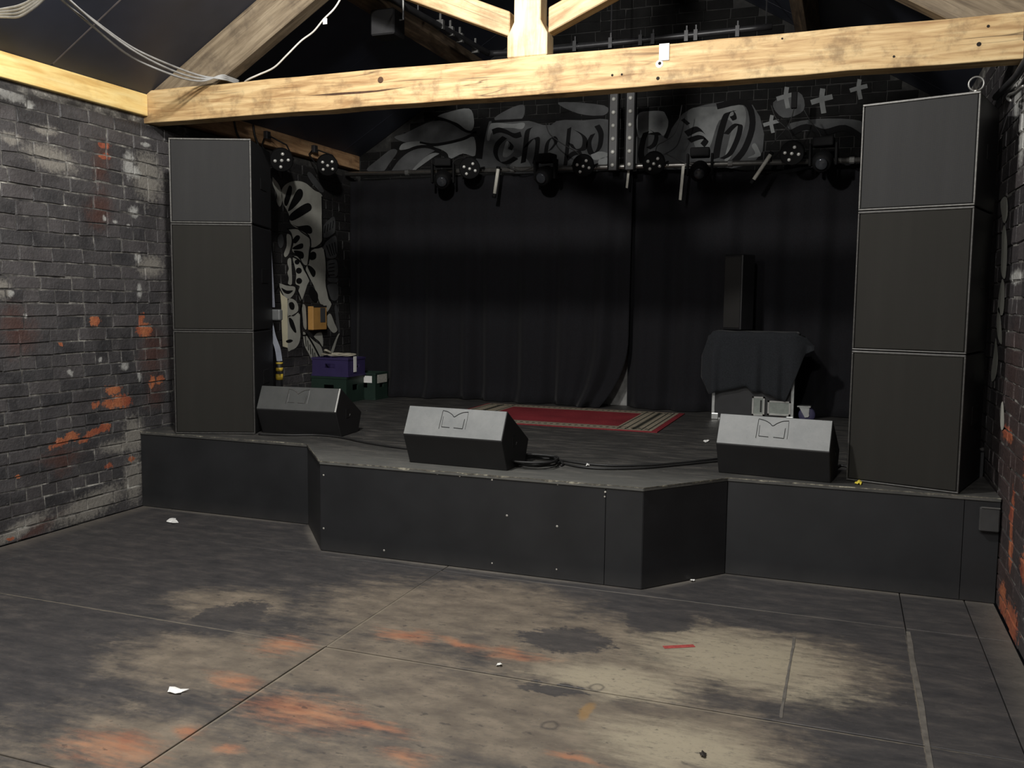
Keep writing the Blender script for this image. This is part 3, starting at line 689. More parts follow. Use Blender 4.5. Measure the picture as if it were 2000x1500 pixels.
# ------------------------------------------------------------------ black stage curtains on a pipe
def cloth_mat(name, c, rough=.95):
    m = Mat(name, rough=rough, spec=.15)
    n = m.noise(m.pos(), 140, 2); m.color(m.ramp(n, [(.35, tuple(v*.8 for v in c[:3])+(1,)), (.65, tuple(v*1.2 for v in c[:3])+(1,))]))
    m.b.inputs['Sheen Weight'].default_value = .05
    return m.m
M_curtain = cloth_mat('black_wool_serge', sr(27, 27, 30))
def curtain(xa, xb, seed, right_pull=0.0, yc=8.44):
    rr = random.Random(seed); nx = int((xb-xa)/.018); nz = 26; ph = [rr.uniform(0, 6.28) for _ in range(6)]
    vs = []; fs = []
    for j in range(nz+1):
        t = j/nz; z = 2.84-(2.84-HS-.006)*t
        for i in range(nx+1):
            s = i/nx; x = xa+(xb-xa)*s
            amp = .012+.03*t
            y = yc+amp*(math.sin(x*17+ph[0]+.6*math.sin(x*5+ph[1])))+.6*amp*math.sin(x*31+ph[2]+t)-.05*t*math.sin(x*2.1+ph[3])
            if t > .93: y -= (t-.93)*1.2*(.5+.5*math.sin(x*6+ph[4]))
            if right_pull and z < 1.25: x -= right_pull*((1.25-z)/.67)**2*max(0, (s-.75)/.25)
            zz = z - (.035+.02*math.sin(x*1.7+1)*(x > 4.2))*(1-t)*math.sin(min(1, max(0, (x-3.9)/.9))*math.pi)*1.6
            if x > W-.02: x = W-.02
            vs.append((x, y, zz))
    for j in range(nz):
        for i in range(nx):
            a = j*(nx+1)+i; fs.append((a, a+1, a+nx+2, a+nx+1))
    mb = MB().add(vs, fs); o = mb.build('stage_curtain', M_curtain, smooth=True)
    sd = o.modifiers.new('solid', 'SOLIDIFY'); sd.thickness = .004; sd.offset = 1
    return o
tag(curtain(.03, 3.075, 1, .26), 'long black drape at the back of the stage, its lower corner pulled aside', 'curtain', 'black drapes across the stage back')
tag(curtain(3.035, W-.03, 2, yc=8.53), 'black drape hanging behind the flight case at the stage back', 'curtain', 'black drapes across the stage back')

M_pipe = simple('dull_steel_pipe', sr(150, 148, 144), .38, .85, .15, 30)
M_pipe_k = simple('black_pipe', sr(54, 54, 56), .4, .3, .2, 20)
M_clamp = simple('worn_clamp_steel', sr(130, 130, 128), .4, .7, .2, 40)
bar = tag(empty('lighting_bar', (2.9, 8.35, 2.86)), 'horizontal steel pipe carrying the stage lamps above the curtains', 'pipe')
def rel(root, mb): mb.v = [tuple(Vector(v)-root.location) for v in mb.v]; return mb
rel(bar, MB().tube([(.03, 8.36, 2.905), (2.9, 8.36, 2.862), (W-.02, 8.36, 2.818)], .024, 12)).build('pipe', M_pipe, bar, True)
for x in (.75, 1.9, 3.05, 3.98, 5.0):
    z = 2.905-.015*x; rel(bar, MB().tube([(x-.02, 8.36, z), (x+.02, 8.36, z)], .031, 10)).build('coupler', M_clamp, bar)
up = tag(empty('overhead_pipe', (3.0, 8.0, 3.9)), 'black overhead pipe with an elbow slung under the roof behind the truss', 'pipe')
rel(up, MB().tube(crom([(1.73, 5.75, 3.83), (1.74, 6.5, 3.845), (1.76, 7.3, 3.875), (1.78, 7.9, 3.893), (1.84, 8.0, 3.895), (2.4, 8.0, 3.885), (3.4, 8.0, 3.892), (4.33, 8.0, 3.905)], 4), .027, 12)).build('pipe', M_pipe_k, up, True)
for x in (2.62, 2.95, 3.22, 3.33, 3.62, 3.7, 4.05):
    b_ = rel(up, MB().box(x-.016, x+.016, 7.965, 8.035, 3.84, 3.93).box(x-.006, x+.006, 7.99, 8.01, 3.93, 3.975)).build('hook_clamp', M_pipe_k, up)
for y in (7.0, 7.2, 7.4, 7.75):
    x = 1.75; rel(up, MB().box(x-.03, x+.03, y-.018, y+.018, 3.84, 3.915).box(x-.008, x+.008, y-.008, y+.008, 3.915, 3.97)).build('hook_clamp', M_clamp, up)
for x, y in ((2.95, 8.0), (4.28, 8.0)):
    rel(up, MB().tube([(x, y, 3.92), (x, y, roofz(x)-.003)], .007, 6)).build('hanger_rod', M_pipe_k, up)
rel(up, MB().tube([(1.74, 6.6, 3.86), (1.74, 6.6, roofz(1.74)-.003)], .007, 6)).build('hanger_rod', M_pipe_k, up)
hb = empty('hanging_box', (1.66, 6.25, 3.60)); tag(hb, 'black box lamp hanging from the overhead pipe under the left purlin', 'stage lamp')
MB().box(-.1, .1, -.09, .09, -.02, .17).build('housing', M_black, hb, bevel=.01); MB().tube([(.1, 0, .10), (.13, 0, .10), (.13, 0, .24)], .008, 6).build('bracket', M_clamp, hb)

# ------------------------------------------------------------------ loudspeaker stacks
def grille_mat(name, c):
    m = Mat(name, rough=.85, spec=.15)
    o = m.obj(); vo = m.nd('ShaderNodeTexVoronoi', {'Vector': o, 'Scale': 190.0, 'Randomness': .15}).outputs['Distance']
    n = m.noise(m.scale(o, (9, 1, .6)), 1.4, 3)
    a = m.ramp(n, [(.3, tuple(v*.93 for v in c[:3])+(1,)), (.7, tuple(v*1.07 for v in c[:3])+(1,))])
    m.color(m.mix(m.math('MULTIPLY', m.step(vo, .35, .6), .35), a, sr(30, 30, 30)))
    return m.m
M_cab = simple('black_cabinet_paint', sr(20, 20, 22), .5, 0, .18, 12)
M_gr_top = grille_mat('grey_grille', sr(54, 54, 54)); M_gr_low = grille_mat('brown_black_grille', sr(42, 41, 38))
M_rim = simple('worn_cabinet_rim', sr(96, 95, 92), .4, .2, .3, 60)
M_rim_d = simple('dark_cabinet_rim', sr(66, 65, 63), .4, .1, .3, 60)
M_handle = simple('recessed_handle_black', sr(16, 16, 17), .5)
M_metal = simple('bright_steel', sr(190, 190, 186), .3, .9, .08, 30)
def cabinet(loc, rz, w, d, h, label, gmat, rim, handle=False):
    """front-left-bottom corner at loc; local x along the front, local y into the depth"""
    r = tag(empty('pa_speaker', loc, rz), label, 'speaker')
    MB().box(.002, w-.002, .012, d, .004, h-.004).build('cabinet', M_cab, r, bevel=.008, bseg=2)
    MB().box(.012, w-.012, .001, .012, .014, h-.014).build('grille', gmat, r, bevel=.004)
    e = .006
    for nm, b in (('rim', (0, w, -.002, .016, h-.013, h-.001)), ('rim', (0, w, -.002, .016, .003, .012)), ('rim', (0, .009, -.002, .016, .012, h-.013)), ('rim', (w-.009, w, -.002, .016, .012, h-.013))):
        MB().box(*b).build(nm, rim, r, bevel=.003, bseg=2)
    for fx in (.06, w-.06):
        MB().box(fx-.03, fx+.03, .05, .12, 0, .004).build('foot', M_handle, r)
    for sx in (0, 1):
        x0, x1 = (w-.003, w+.001) if sx else (-.001, .003)
        MB().box(x0, x1, d*.45, d*.75, h*.46, h*.6).build('handle', M_handle, r, bevel=.002)
    return r
AL, AR, WC, DC = math.radians(21.28), math.radians(16.82), .596, .58
zL = [HS, 1.354, 2.144, 2.759]; zR = [HS, 1.337, 2.124, 2.715]
tags = [('bottom', M_gr_low), ('middle', M_gr_low), ('top', M_gr_top)]
for k in range(3):
    nm, gm = tags[k]
    cabinet((.329, 5.375, zL[k]+.0005), AL, WC, DC, zL[k+1]-zL[k]-.001, 'black PA speaker, %s cabinet of the stack beside the left brick wall' % nm, gm, M_rim if k == 2 else M_rim_d)
    cabinet((5.051, 5.502, zR[k]+.0005), -AR, WC, DC, zR[k+1]-zR[k]-.001, 'black PA speaker, %s cabinet of the stack beside the right wall' % nm, gm, M_rim if k == 2 else M_rim_d)
# lifting eye on the right stack
ey = empty('lifting_eye', (5.60, 5.36, 2.7155)); tag(ey, 'steel lifting ring on top of the right speaker stack', 'eye bolt')
MB().tube([(.036*math.cos(a), .0, .040+.036*math.sin(a)) for a in [2*math.pi*k/24 for k in range(24)]], .0055, 8, closed=True).build('ring', M_clamp, ey, True)
MB().lathe([(.013, 0), (.013, .006), (.007, .010)]).build('collar', M_clamp, ey)

# ------------------------------------------------------------------ wedge monitors
def wedge_top_mat(name, lo, hi):
    m = Mat(name, rough=.55); P = m.pos(); a = m.noise(P, 9, 6, .65); b = m.noise(P, 90, 3)
    c = m.ramp(a, [(.3, lo), (.7, hi)]); m.color(m.mix(m.math('MULTIPLY', m.step(b, .6, .75), .2), c, sr(60)))
    m.bump(b, .15, .002); return m.m
M_dusty = wedge_top_mat('pale_grey_wedge_top', sr(108, 111, 111), sr(124, 126, 125))  # sloping top panels mottled paler than the cabinets
M_wtop_l = wedge_top_mat('dark_grey_wedge_top', sr(58, 60, 59), sr(70, 71, 70))
M_wedge = simple('black_wedge_paint', sr(22, 22, 23), .55, 0, .15, 12)
M_line = simple('emblem_groove', sr(26, 27, 28), .8)
M_rim_hi = simple('wedge_rim_highlight', sr(170, 170, 166), .5, 0, .15, 40)
def wedge(loc, rz, w, label, topmat, rim, linemat):
    r = tag(empty('stage_monitor', loc, rz), label, 'stage monitor', 'wedge monitors along the stage front')
    pf = [(0, 0), (-.085, .190), (0, .362), (.35, .148), (.29, 0)]
    MB().prism([(0, y, z) for y, z in pf], (w, 0, 0)).build('cabinet', M_wedge, r, bevel=.006, bseg=2)
    a, b = Vector((0, -.085, .190)), Vector((0, 0, .362)); t = (b-a).normalized(); nrm = Vector((0, -t.z, t.y)); L = (b-a).length
    p0 = a+t*.004+nrm*.0005
    MB().prism([p0+Vector((.004, 0, 0)), p0+Vector((w-.004, 0, 0)), p0+Vector((w-.004, 0, 0))+t*(L-.008), p0+Vector((.004, 0, 0))+t*(L-.008)], nrm*.003).build('top_panel', topmat, r, bevel=.0015)
    if rim:
        q = a+t*.004+nrm*.001; MB().prism([q+Vector((w-.012, 0, 0)), q+Vector((w-.002, 0, 0)), q+Vector((w-.002, 0, 0))+t*(L-.008), q+Vector((w-.012, 0, 0))+t*(L-.008)], nrm*.0036).build('rim_highlight', M_rim_hi, r)  # bright highlight along the end rim, painted as a pale strip
    # grille towards the performer
    c1, c2 = Vector((0, 0, .362)), Vector((0, .35, .148)); t2 = (c2-c1).normalized(); n2 = Vector((0, -t2.z, t2.y)); n2 = n2 if n2.z > 0 else -n2
    g0 = c1+t2*.02; MB().prism([g0+Vector((.02, 0, 0)), g0+Vector((w-.02, 0, 0)), g0+Vector((w-.02, 0, 0))+t2*.36, g0+Vector((.02, 0, 0))+t2*.36], n2*.004).build('grille', M_gr_low, r)
    # cup handles on both ends
    for x0, x1 in ((-.002, .002), (w-.002, w+.002)):
        MB().box(x0, x1, .075, .135, .13, .20).build('handle_cup', M_handle, r, bevel=.002); MB().tube([((x0+x1)/2, .13, .14), ((x0+x1)/2, .145, .155)], .004, 6).build('handle_pin', M_metal, r)
    # raised emblem: a bold letter M outline
    mid = a.lerp(b, .58)+Vector((w*.49, 0, 0)); su, sv = .088, .060
    def E(u, v): return mid+Vector((u*su, 0, 0))+t*(v*sv)+nrm*.004
    em = MB()
    for pts, rad in (([(-1, -1), (-.98, 0), (-.96, .95)], .0018), ([(-.95, .98), (-.55, .86), (-.2, .6), (0, .36), (.25, .62), (.6, .88), (1.0, .96)], .0026), ([(1.0, .9), (1.02, 0), (1.0, -.9)], .0012),
                     ([(-.82, -.78), (-.2, -.80)], .0026), ([(.12, -.80), (.8, -.84)], .0026), ([(.8, -.84), (.82, .2)], .0020), ([(-.84, .35), (-.83, -.78)], .0014)):
        em.tube([E(*p) for p in (crom([(x, y, 0) for x, y in pts], 4) and [(q.x, q.y) for q in crom([(x, y, 0) for x, y in pts], 4)])], rad, 5)
    em.build('emblem', linemat, r)
    return r
wedge((0.878, 5.69, HS), math.radians(4.8), .660, 'black wedge monitor with a dark grey top, beside the left speaker stack', M_wtop_l, True, M_rim_d)
wedge((2.472, 5.012, HS), math.radians(-2.3), .667, 'wedge monitor with a pale top at the centre stage edge', M_dusty, False, M_line)
wedge((4.328, 5.45, HS), math.radians(-6.5), .645, 'wedge monitor with a grey top in front of the flight case', M_dusty, False, M_line)

# ------------------------------------------------------------------ rug
def rug_border():
    m = Mat('rug_border_weave', rough=.95, spec=.1); P = m.pos()
    vo = m.nd('ShaderNodeTexVoronoi', {'Vector': m.scale(P, (15, 15, 1)), 'Scale': 1.0, 'Randomness': .15}).outputs['Distance']
    n = m.noise(P, 60, 3)
    c = m.ramp(n, [(.3, sr(124, 116, 100)), (.7, sr(150, 141, 124))])
    m.color(m.mix(m.math('MULTIPLY', m.step(vo, .50, .30), .8), c, sr(58, 58, 52))); return m.m
def rug_field():
    m = Mat('red_rug_pile', rough=.95, spec=.1); P = m.pos(); n = m.noise(P, 3, 5); f = m.noise(P, 120, 2)
    c = m.ramp(n, [(.3, sr(104, 36, 42)), (.7, sr(128, 46, 52))]); m.color(m.mix(m.math('MULTIPLY', m.step(f, .6, .7), .25), c, sr(180, 120, 110))); m.bump(f, .3, .003); return m.m
M_rugb, M_rugf = rug_border(), rug_field()
rug = tag(empty('rug', (2.7, 7.6, HS)), 'red rug with a cream patterned border on the stage deck', 'rug')
X0, X1, Y1, Y2 = 1.72, 3.66, 6.93, 8.22
rel(rug, MB().box(X0, X1, Y1, Y2, HS+.0005, HS+.007)).build('pile_field', M_rugf, rug)
def rb(x0, x1, y0, y1): rel(rug, MB().box(x0, x1, y0, y1, HS+.006, HS+.009)).build('border', M_rugb, rug)
rb(X0+.03, X1-.05, Y1+.03, Y1+.20); rb(X0+.03, X1-.05, Y2-.17, Y2-.02); rb(X1-.36, X1-.05, Y1+.2, Y2-.17); rb(X0+.03, X0+.33, Y1+.2, Y2-.17)

M_rugl = simple('rug_dark_pattern', sr(56, 56, 50), .95, 0, .2, 40, .1)
def rl(x0, x1, y0, y1): rel(rug, MB().box(x0, x1, y0, y1, HS+.0088, HS+.0094)).build('border_line', M_rugl, rug)
for yy in (Y1+.05, Y1+.175, Y2-.045, Y2-.15): rl(X0+.05, X1-.07, yy-.006, yy+.006)
for xx in (X1-.085, X1-.14, X1-.27, X1-.335, X0+.06, X0+.30): rl(xx-.007, xx+.007, Y1+.05, Y2-.05)
dm = MB()
def dot(x, y, r): dm.prism([(x-r, y, HS+.0088), (x, y-r*1.3, HS+.0088), (x+r, y, HS+.0088), (x, y+r*1.3, HS+.0088)], (0, 0, .0007))
for k in range(34): dot(X0+.08+k*.053, Y1+.112, .018); dot(X0+.08+k*.053, Y2-.098, .016)
for k in range(22): dot(X1-.205, Y1+.10+k*.051, .03); dot(X0+.18, Y1+.10+k*.051, .03)
rel(rug, dm).build('border_diamonds', M_rugl, rug, kind='stuff')

# ------------------------------------------------------------------ flight case with its cloth, speaker behind it
case = tag(empty('flight_case', (3.935, 7.955, HS)), 'black flight case with silver corners and recessed latches under a cloth', 'flight case')
CW, CD, CH = .69, .34, .76
MB().box(.006, CW-.006, .006, CD-.006, .006, CH-.006).build('case_body', simple('black_laminate', sr(30, 30, 32), .4), case)
M_alu = simple('aluminium_edge', sr(178, 180, 178), .35, .85, .1, 30)
for x in (0, CW-.028):
    MB().box(x, x+.028, -.002, .026, 0, CH).build('edge_extrusion', M_alu, case, bevel=.003)
MB().box(.028, CW-.028, -.002, .02, 0, .022).build('edge_extrusion', M_alu, case, bevel=.003)
MB().box(.028, CW-.028, -.002, .02, CH-.022, CH).build('edge_extrusion', M_alu, case, bevel=.003)
for x in (0, CW-.06):
    for z in (0, CH-.06):
        MB().box(x-.003, x+.063, -.005, .05, z-.0 if z == 0 else z+.003, z+.06 if z == 0 else z+.063).build('corner_cap', M_alu, case, bevel=.008, bseg=2)
M_dish = simple('pressed_steel_dish', sr(150, 156, 150), .3, .8, .1, 30); M_dark = simple('latch_slot_black', sr(22), .6)
def dish(x, z, w, h, handle):
    d = MB().box(x, x+w, -.006, -.002, z, z+h).build('latch_dish', M_dish, case, bevel=.002)
    fr_ = MB()
    for b in ((x, x+w, -.012, -.006, z, z+.014), (x, x+w, -.012, -.006, z+h-.014, z+h), (x, x+.014, -.012, -.006, z, z+h), (x+w-.014, x+w, -.012, -.006, z, z+h)): fr_.box(*b)
    fr_.build('dish_rim', M_metal, d)
    if handle: MB().box(x+w*.64, x+w*.78, -.008, -.0055, z+.03, z+h-.03).build('slot', M_dark, d)  # near-black slot strip on the latch dish
    else: MB().box(x+.04, x+w-.05, -.01, -.006, z+.05, z+h-.045).build('plate', M_dish, d)
dish(.345, .055, .105, .165, True); dish(.475, .065, .19, .125, False)
MB().box(.50, .665, -.005, -.002, .005, .05).build('steel_plate', M_dish, case)
MB().box(.555, .605, -.0075, -.005, .012, .05).build('red_sticker', simple('orange_red_sticker', sr(214, 74, 44), .6), case)
M_blue = simple('dark_blue_rubber', sr(48, 46, 74), .6)
cs = empty('castor', (4.69, 8.02, HS+.10)); tag(cs, 'blue wheeled castor at the side of the flight case', 'castor')
cs.location = (4.70, 8.05, HS)
MB().lathe([(.02, -.018), (.062, -.02), (.07, -.01), (.07, .01), (.062, .02), (.02, .018)], Matrix.Translation((.03, 0, .072)) @ Matrix.Rotation(math.pi/2, 4, 'X'), 20).build('wheel', M_blue, cs, True)
MB().lathe([(.02, -.028), (.02, .028)], Matrix.Translation((.03, 0, .072)) @ Matrix.Rotation(math.pi/2, 4, 'X'), 12).build('hub', M_alu, cs)
MB().prism([(-.035, -.032, .14), (.05, -.032, .14), (.045, -.032, .06), (.015, -.032, .05)], (0, .006, 0)).build('fork', M_alu, cs); MB().box(-.05, .06, -.045, .045, .14, .15).build('mount_plate', M_alu, cs)

M_throw = cloth_mat('black_throw', sr(38, 40, 43))
def drape():
    """cloth over the case: top sheet, hanging front in folds, longer on the right corner"""
    x0, x1 = case.location.x, case.location.x+CW; yf = case.location.y-.02; yb = case.location.y+CD; zt = HS+CH+.012
    nx = 60; rows = []
    front = [(-.10, .40), (-.02, .55), (.02, .53), (.30, .46), (.335, .50), (.37, .505), (.44, .515), (.50, .53), (.58, .575), (.62, .585), (.66, .48), (.70, .37), (.76, .18), (.84, .14)]
    def hem(s):
        for (a, h0), (b, h1) in zip(front[:-1], front[1:]):
            if a <= s <= b: return h0+(h1-h0)*(s-a)/(b-a)
        return .2
    nt, nf = 6, 18
    for j in range(nt+1):
        rows.append(('t', j/nt))
    for j in range(1, nf+1): rows.append(('f', j/nf))
    vs = []
    for kind, t in rows:
        for i in range(nx+1):
            s = i/nx; u = -.03+s*.78
            if kind == 't':
                x = x0+min(max(u, -.014), CW+.014); y = yb+(yf-yb)*t; z = zt+.004*math.sin(u*30)*t
                if u < -.01 or u > CW+.005: z -= min(.05, (abs(u-CW/2)-CW/2)*.9)
            else:
                uu = -.10+s*.94; h = hem(uu); k = min(1, t*2.5)
                x = x0+(u*(1-k)+uu*k); fold = .020*math.sin(uu*38+1)+.012*math.sin(uu*71)
                flat = 1-math.exp(-((uu-.17)/.13)**4); out = .015+.022*t
                y = yf-.008-out*.7-fold*t*(.15+.85*flat); z = zt-h*t
                edge = max(0, -uu-.0)+max(0, uu-CW); y += edge*.6*k
                z -= max(0, uu-CW)*.6*k*(1-t) + max(0, -uu)*.9*k*(1-t)
            vs.append((x, y, z))
    fs = []
    n = nx+1
    for j in range(len(rows)-1):
        for i in range(nx): a = j*n+i; fs.append((a, a+1, a+n+1, a+n))
    o = MB().add(vs, fs).build('draped_cloth', M_throw, smooth=True)
    sd = o.modifiers.new('solid', 'SOLIDIFY'); sd.thickness = .004; sd.offset = 1
    return o
tag(drape(), 'charcoal black cloth thrown over the flight case in loose folds', 'cloth')
cl = tag(empty('column_speaker', (4.105, 8.24, HS+CH+.022), math.radians(-32)), 'tall narrow black speaker standing on the draped flight case', 'speaker')
MB().box(-.10, .10, -.09, .09, 0, .665).build('cabinet', M_cab, cl, bevel=.008); MB().box(-.088, .088, -.096, -.089, .02, .645).build('grille', grille_mat('black_grille', sr(44, 43, 42)), cl, bevel=.003)

# ------------------------------------------------------------------ crates on the left of the stage
def crate(name, loc, w, d, h, mat, label):
    r = tag(empty(name, loc), label, 'crate'); t = .012
    MB().box(0, w, 0, d, 0, t).build('crate_base', mat, r)
    for nm, (x0, x1, y0, y1) in (('side', (0, w, 0, t)), ('side', (0, w, d-t, d)), ('side', (0, t, t, d-t)), ('side', (w-t, w, t, d-t))):
        horiz = (x1-x0) > (y1-y0); s = MB()
        if horiz:
            m0, m1 = x0+w*.36, x0+w*.64; s.box(x0, x1, y0, y1, t, h*.45).box(x0, m0, y0, y1, h*.45, h*.68).box(m1, x1, y0, y1, h*.45, h*.68).box(x0, x1, y0, y1, h*.68, h)
        else:
            m0, m1 = y0+(y1-y0)*.34, y0+(y1-y0)*.66; s.box(x0, x1, y0, y1, t, h*.45).box(x0, x1, y0, m0, h*.45, h*.68).box(x0, x1, m1, y1, h*.45, h*.68).box(x0, x1, y0, y1, h*.68, h)
        s.build(nm, mat, r)
    for zb0, zb1 in ((h-.02, h-.002), (0.0, .018)):
        for q4 in ((-.006, w+.006, -.006, 0), (-.006, w+.006, d, d+.006), (-.006, 0, 0, d), (w, w+.006, 0, d)): MB().box(*q4, zb0, zb1).build('rib_band', mat, r)
    return r
M_green = simple('green_plastic', sr(30, 48, 40), .5, 0, .12); M_purple = simple('purple_plastic', sr(52, 44, 84), .5, 0, .12)
ca = crate('bottle_crate', (.035, 7.66, HS), .40, .34, .255, M_green, 'green plastic crate underneath the purple crate')
cb = crate('bottle_crate', (.30, 8.015, HS), .26, .26, .275, M_green, 'green plastic crate with white paper labels by the curtain')
cp = crate('bottle_crate', (.04, 7.67, HS+.256), .41, .33, .185, M_purple, 'purple plastic crate with a coiled cable on top')
MB().box(.13, .225, -.0085, -.0065, .175, .245).build('paper_label', M_tagw, cb); MB().box(.2665, .2685, .03, .23, .17, .255).build('paper_label', simple('dirty_label', sr(170, 168, 160), .7, 0, .35, 60), cb)
cc = tag(empty('cable_coil', (.25, 7.83, HS+.445)), 'loose pale grey cable coil lying on the purple crate', 'cable')
M_greycab = simple('pale_grey_cable', sr(168, 162, 146), .6)
rr = random.Random(4)
pts = [Vector((.17*math.cos(a)*(1+.12*math.sin(a*2.3)), .12*math.sin(a)+.01*rr.uniform(-1, 1), .014+.012*math.sin(a*1.7)**2)) for a in [k*.35 for k in range(44)]]
MB().tube(crom(pts, 3), .006, 6).build('coiled_cable', M_greycab, cc, True)
MB().tube(crom([(-.14, .05, .012), (-.16, .0, .05), (-.13, -.03, .06), (-.11, .02, .035), (-.14, .05, .03)], 4), .012, 6).build('plug_bundle', M_greycab, cc, True)
pt = tag(MB().box(.4575, .4605, 7.76, 7.815, .88, 1.035).build('luggage_tag', M_tagw), 'white paper tag hanging on the side of the purple crate', 'paper tag')

# post with yellow bands and the webbing strap beside the left stack
yp = tag(empty('banded_post', (.47, 6.50, HS)), 'short black post with yellow tape bands behind the left monitor', 'post'); M_yel = simple('yellow_tape', sr(222, 190, 70), .5, 0, .2, 60)
MB().lathe([(.075, 0), (.075, .012), (.03, .02), (.03, .50), (.02, .51)], None, 14).build('post', M_black, yp, True)
for z0, z1 in ((.325, .375), (.40, .43), (.46, .475)): MB().lathe([(.0315, z0), (.0315, z1)], None, 14).build('tape_band', M_yel, yp, True)
stp = tag(empty('webbing_strap', (.6, 6.2, 1.5)), 'grey webbing strap with a ratchet buckle hanging beside the left speaker stack', 'strap'); M_web = simple('grey_webbing', sr(92, 94, 104), .7, 0, .1, 40)
def web(pts, w, name, mat):
    P = crom(pts, 5); mb = MB(); vs = []
    d = Vector((.86, .50, 0))*w*.5; nrm = Vector((.5, -.86, 0))*.0015
    for p in P: vs += [p-d-nrm, p+d-nrm, p+d+nrm, p-d+nrm]
    fs = []
    for i in range(len(P)-1):
        for k in range(4): fs.append((i*4+k, i*4+(k+1) % 4, i*4+4+(k+1) % 4, i*4+4+k))
    fs += [(0, 1, 2, 3), tuple(4*(len(P)-1)+k for k in (3, 2, 1, 0))]
    mb.add(vs, fs); rel(stp, mb).build(name, mat, stp)
A_ = lambda u, v, y: at(u, v, 1, y)
web([A_(511, 300, 6.18), A_(517, 380, 6.18), A_(524, 470, 6.18), A_(532, 600, 6.18)], .042, 'webbing', M_web)
web([A_(527, 625, 6.18), A_(533, 655, 6.18), A_(542, 680, 6.18), A_(546, 705, 6.18)], .045, 'webbing_tail', simple('pale_webbing', sr(112, 117, 128), .6))
bp = A_(538, 615, 6.16); rel(stp, MB().box(bp.x-.06, bp.x+.06, bp.y-.03, bp.y+.02, bp.z-.045, bp.z+.045)).build('ratchet_buckle', simple('grey_metal', sr(112, 114, 114), .5, .4), stp, bevel=.012, bseg=2)
bx = tag(empty('wall_box', (0, 7.78, 1.29)), 'orange brown electrical box fixed on the painted left wall', 'electrical box')
MB().box(.006, .07, -.13, .12, 0, .235).build('box', simple('orange_box_paint', sr(176, 132, 72), .6, 0, .12, 12), bx, bevel=.006)
MB().box(.069, .073, .0, .09, .075, .22).build('dark_panel', M_pd, bx); MB().box(.05, .074, -.12, .115, .226, .242).build('lid_edge', M_black, bx)

# ------------------------------------------------------------------ stage lamps
M_lens = simple('clear_lens', sr(225, 225, 220), .15, .3, .1, 60)
M_lamp = simple('lamp_black', sr(14, 14, 15), .75, 0, .15, 30, .2)
def led_par(loc, target, spin, label, hang=None, group='LED par lamps'):
    r = tag(empty('par_lamp', loc), label, 'stage lamp', group)
    Mx = aim((0, 0, 0), Vector(target)-Vector(loc)) @ Matrix.Rotation(spin, 4, 'Z')
    MB().lathe([(.055, -.10), (.085, -.075), (.10, -.03), (.104, .03), (.10, .045)], Mx, 18).build('housing', M_lamp, r, True)
    MB().lathe([(.096, .044), (.096, .048)], Mx, 18).build('front_plate', M_lamp, r)
    for u, v in ((0, 0), (.045, .035), (-.045, .035), (.045, -.035), (-.045, -.035)):
        MB().lathe([(.015, .047), (.0155, .052), (.010, .058), (.003, .060)], Mx @ Matrix.Translation((u, v, 0)), 10).build('lens', M_lens, r, True)
    h = Vector(hang)-Vector(loc) if hang else Vector((0, .12, .02))
    x = (Mx.to_3x3() @ Vector((1, 0, 0))); x.z = 0; x.normalize()
    MB().tube([x*.108, x*.112+h*.5+Vector((0, 0, .02)), x*.03+h*.93, -x*.03+h*.93, -x*.112+h*.5+Vector((0, 0, .02)), -x*.108], .007, 6).build('yoke', M_lamp, r)
    MB().box(h.x-.02, h.x+.02, h.y-.03, h.y+.03, h.z-.035, h.z+.035).build('clamp', M_pipe_k, r, bevel=.004)
    return r
barz = lambda x: 2.905-.015*x
T = (4.2, 2.0, .6)
for (x, z, sp, lab) in ((1.511, 2.886, .35, 'black LED par lamp nearest the left end of the lighting bar'), (2.66, 2.863, .4, 'black LED par lamp just left of the two vertical LED strips'),
                        (3.324, 2.858, .25, 'black LED par lamp just right of the two vertical LED strips'), (4.52, 2.893, .5, 'black LED par lamp tilted beside the slanted white tube')):
    led_par((x, 8.19, z), T, sp, lab, (x, 8.36, barz(x)))
led_par((.25, 6.89, 2.83), (3.6, 2.5, .8), .78, 'black LED par lamp on the left wall timber nearest the speaker stack', (.06, 6.95, 3.06))
led_par((.22, 7.69, 2.9), (3.8, 3.0, .8), .1, 'black LED par lamp on the left wall timber nearest the curtain', (.06, 7.72, 3.06))
def moving_head(loc, rz, label):
    r = tag(empty('moving_head_lamp', loc, rz), label, 'stage lamp', 'moving head lamps on the bar')
    MB().box(-.085, .085, -.06, .08, .07, .15).build('base', M_lamp, r, bevel=.012, bseg=2)
    for s_ in (-1, 1): MB().prism([(s_*.095, -.035, .10), (s_*.095, .05, .10), (s_*.095, .035, -.09), (s_*.095, -.02, -.09)], (s_*.022, 0, 0)).build('arm', M_lamp, r, bevel=.006)
    Mx = Matrix.Translation((0, 0, -.05)) @ Matrix.Rotation(math.radians(115), 4, 'X')
    MB().lathe([(.04, -.10), (.075, -.07), (.088, 0), (.08, .07), (.066, .09)], Mx, 18).build('head', M_lamp, r, True); MB().lathe([(.055, .091), (.04, .098), (.01, .101)], Mx, 16).build('lens', simple('dark_lens', sr(60, 62, 66), .1, .2), r, True)
    MB().box(-.05, .05, .04, .09, .08, .14).build('display_panel', M_lamp, r)
    return r
for x, z, a, lab in ((1.22, 2.84, .3, 'black moving head lamp at the left end of the lighting bar'), (2.284, 2.835, -.2, 'black moving head lamp below the word on the gable'), (3.733, 2.82, .1, 'black moving head lamp right of the hanging white tape'), (4.771, 2.86, -.1, 'black moving head lamp next to the right speaker stack')):
    moving_head((x, 8.20, z), a, lab)
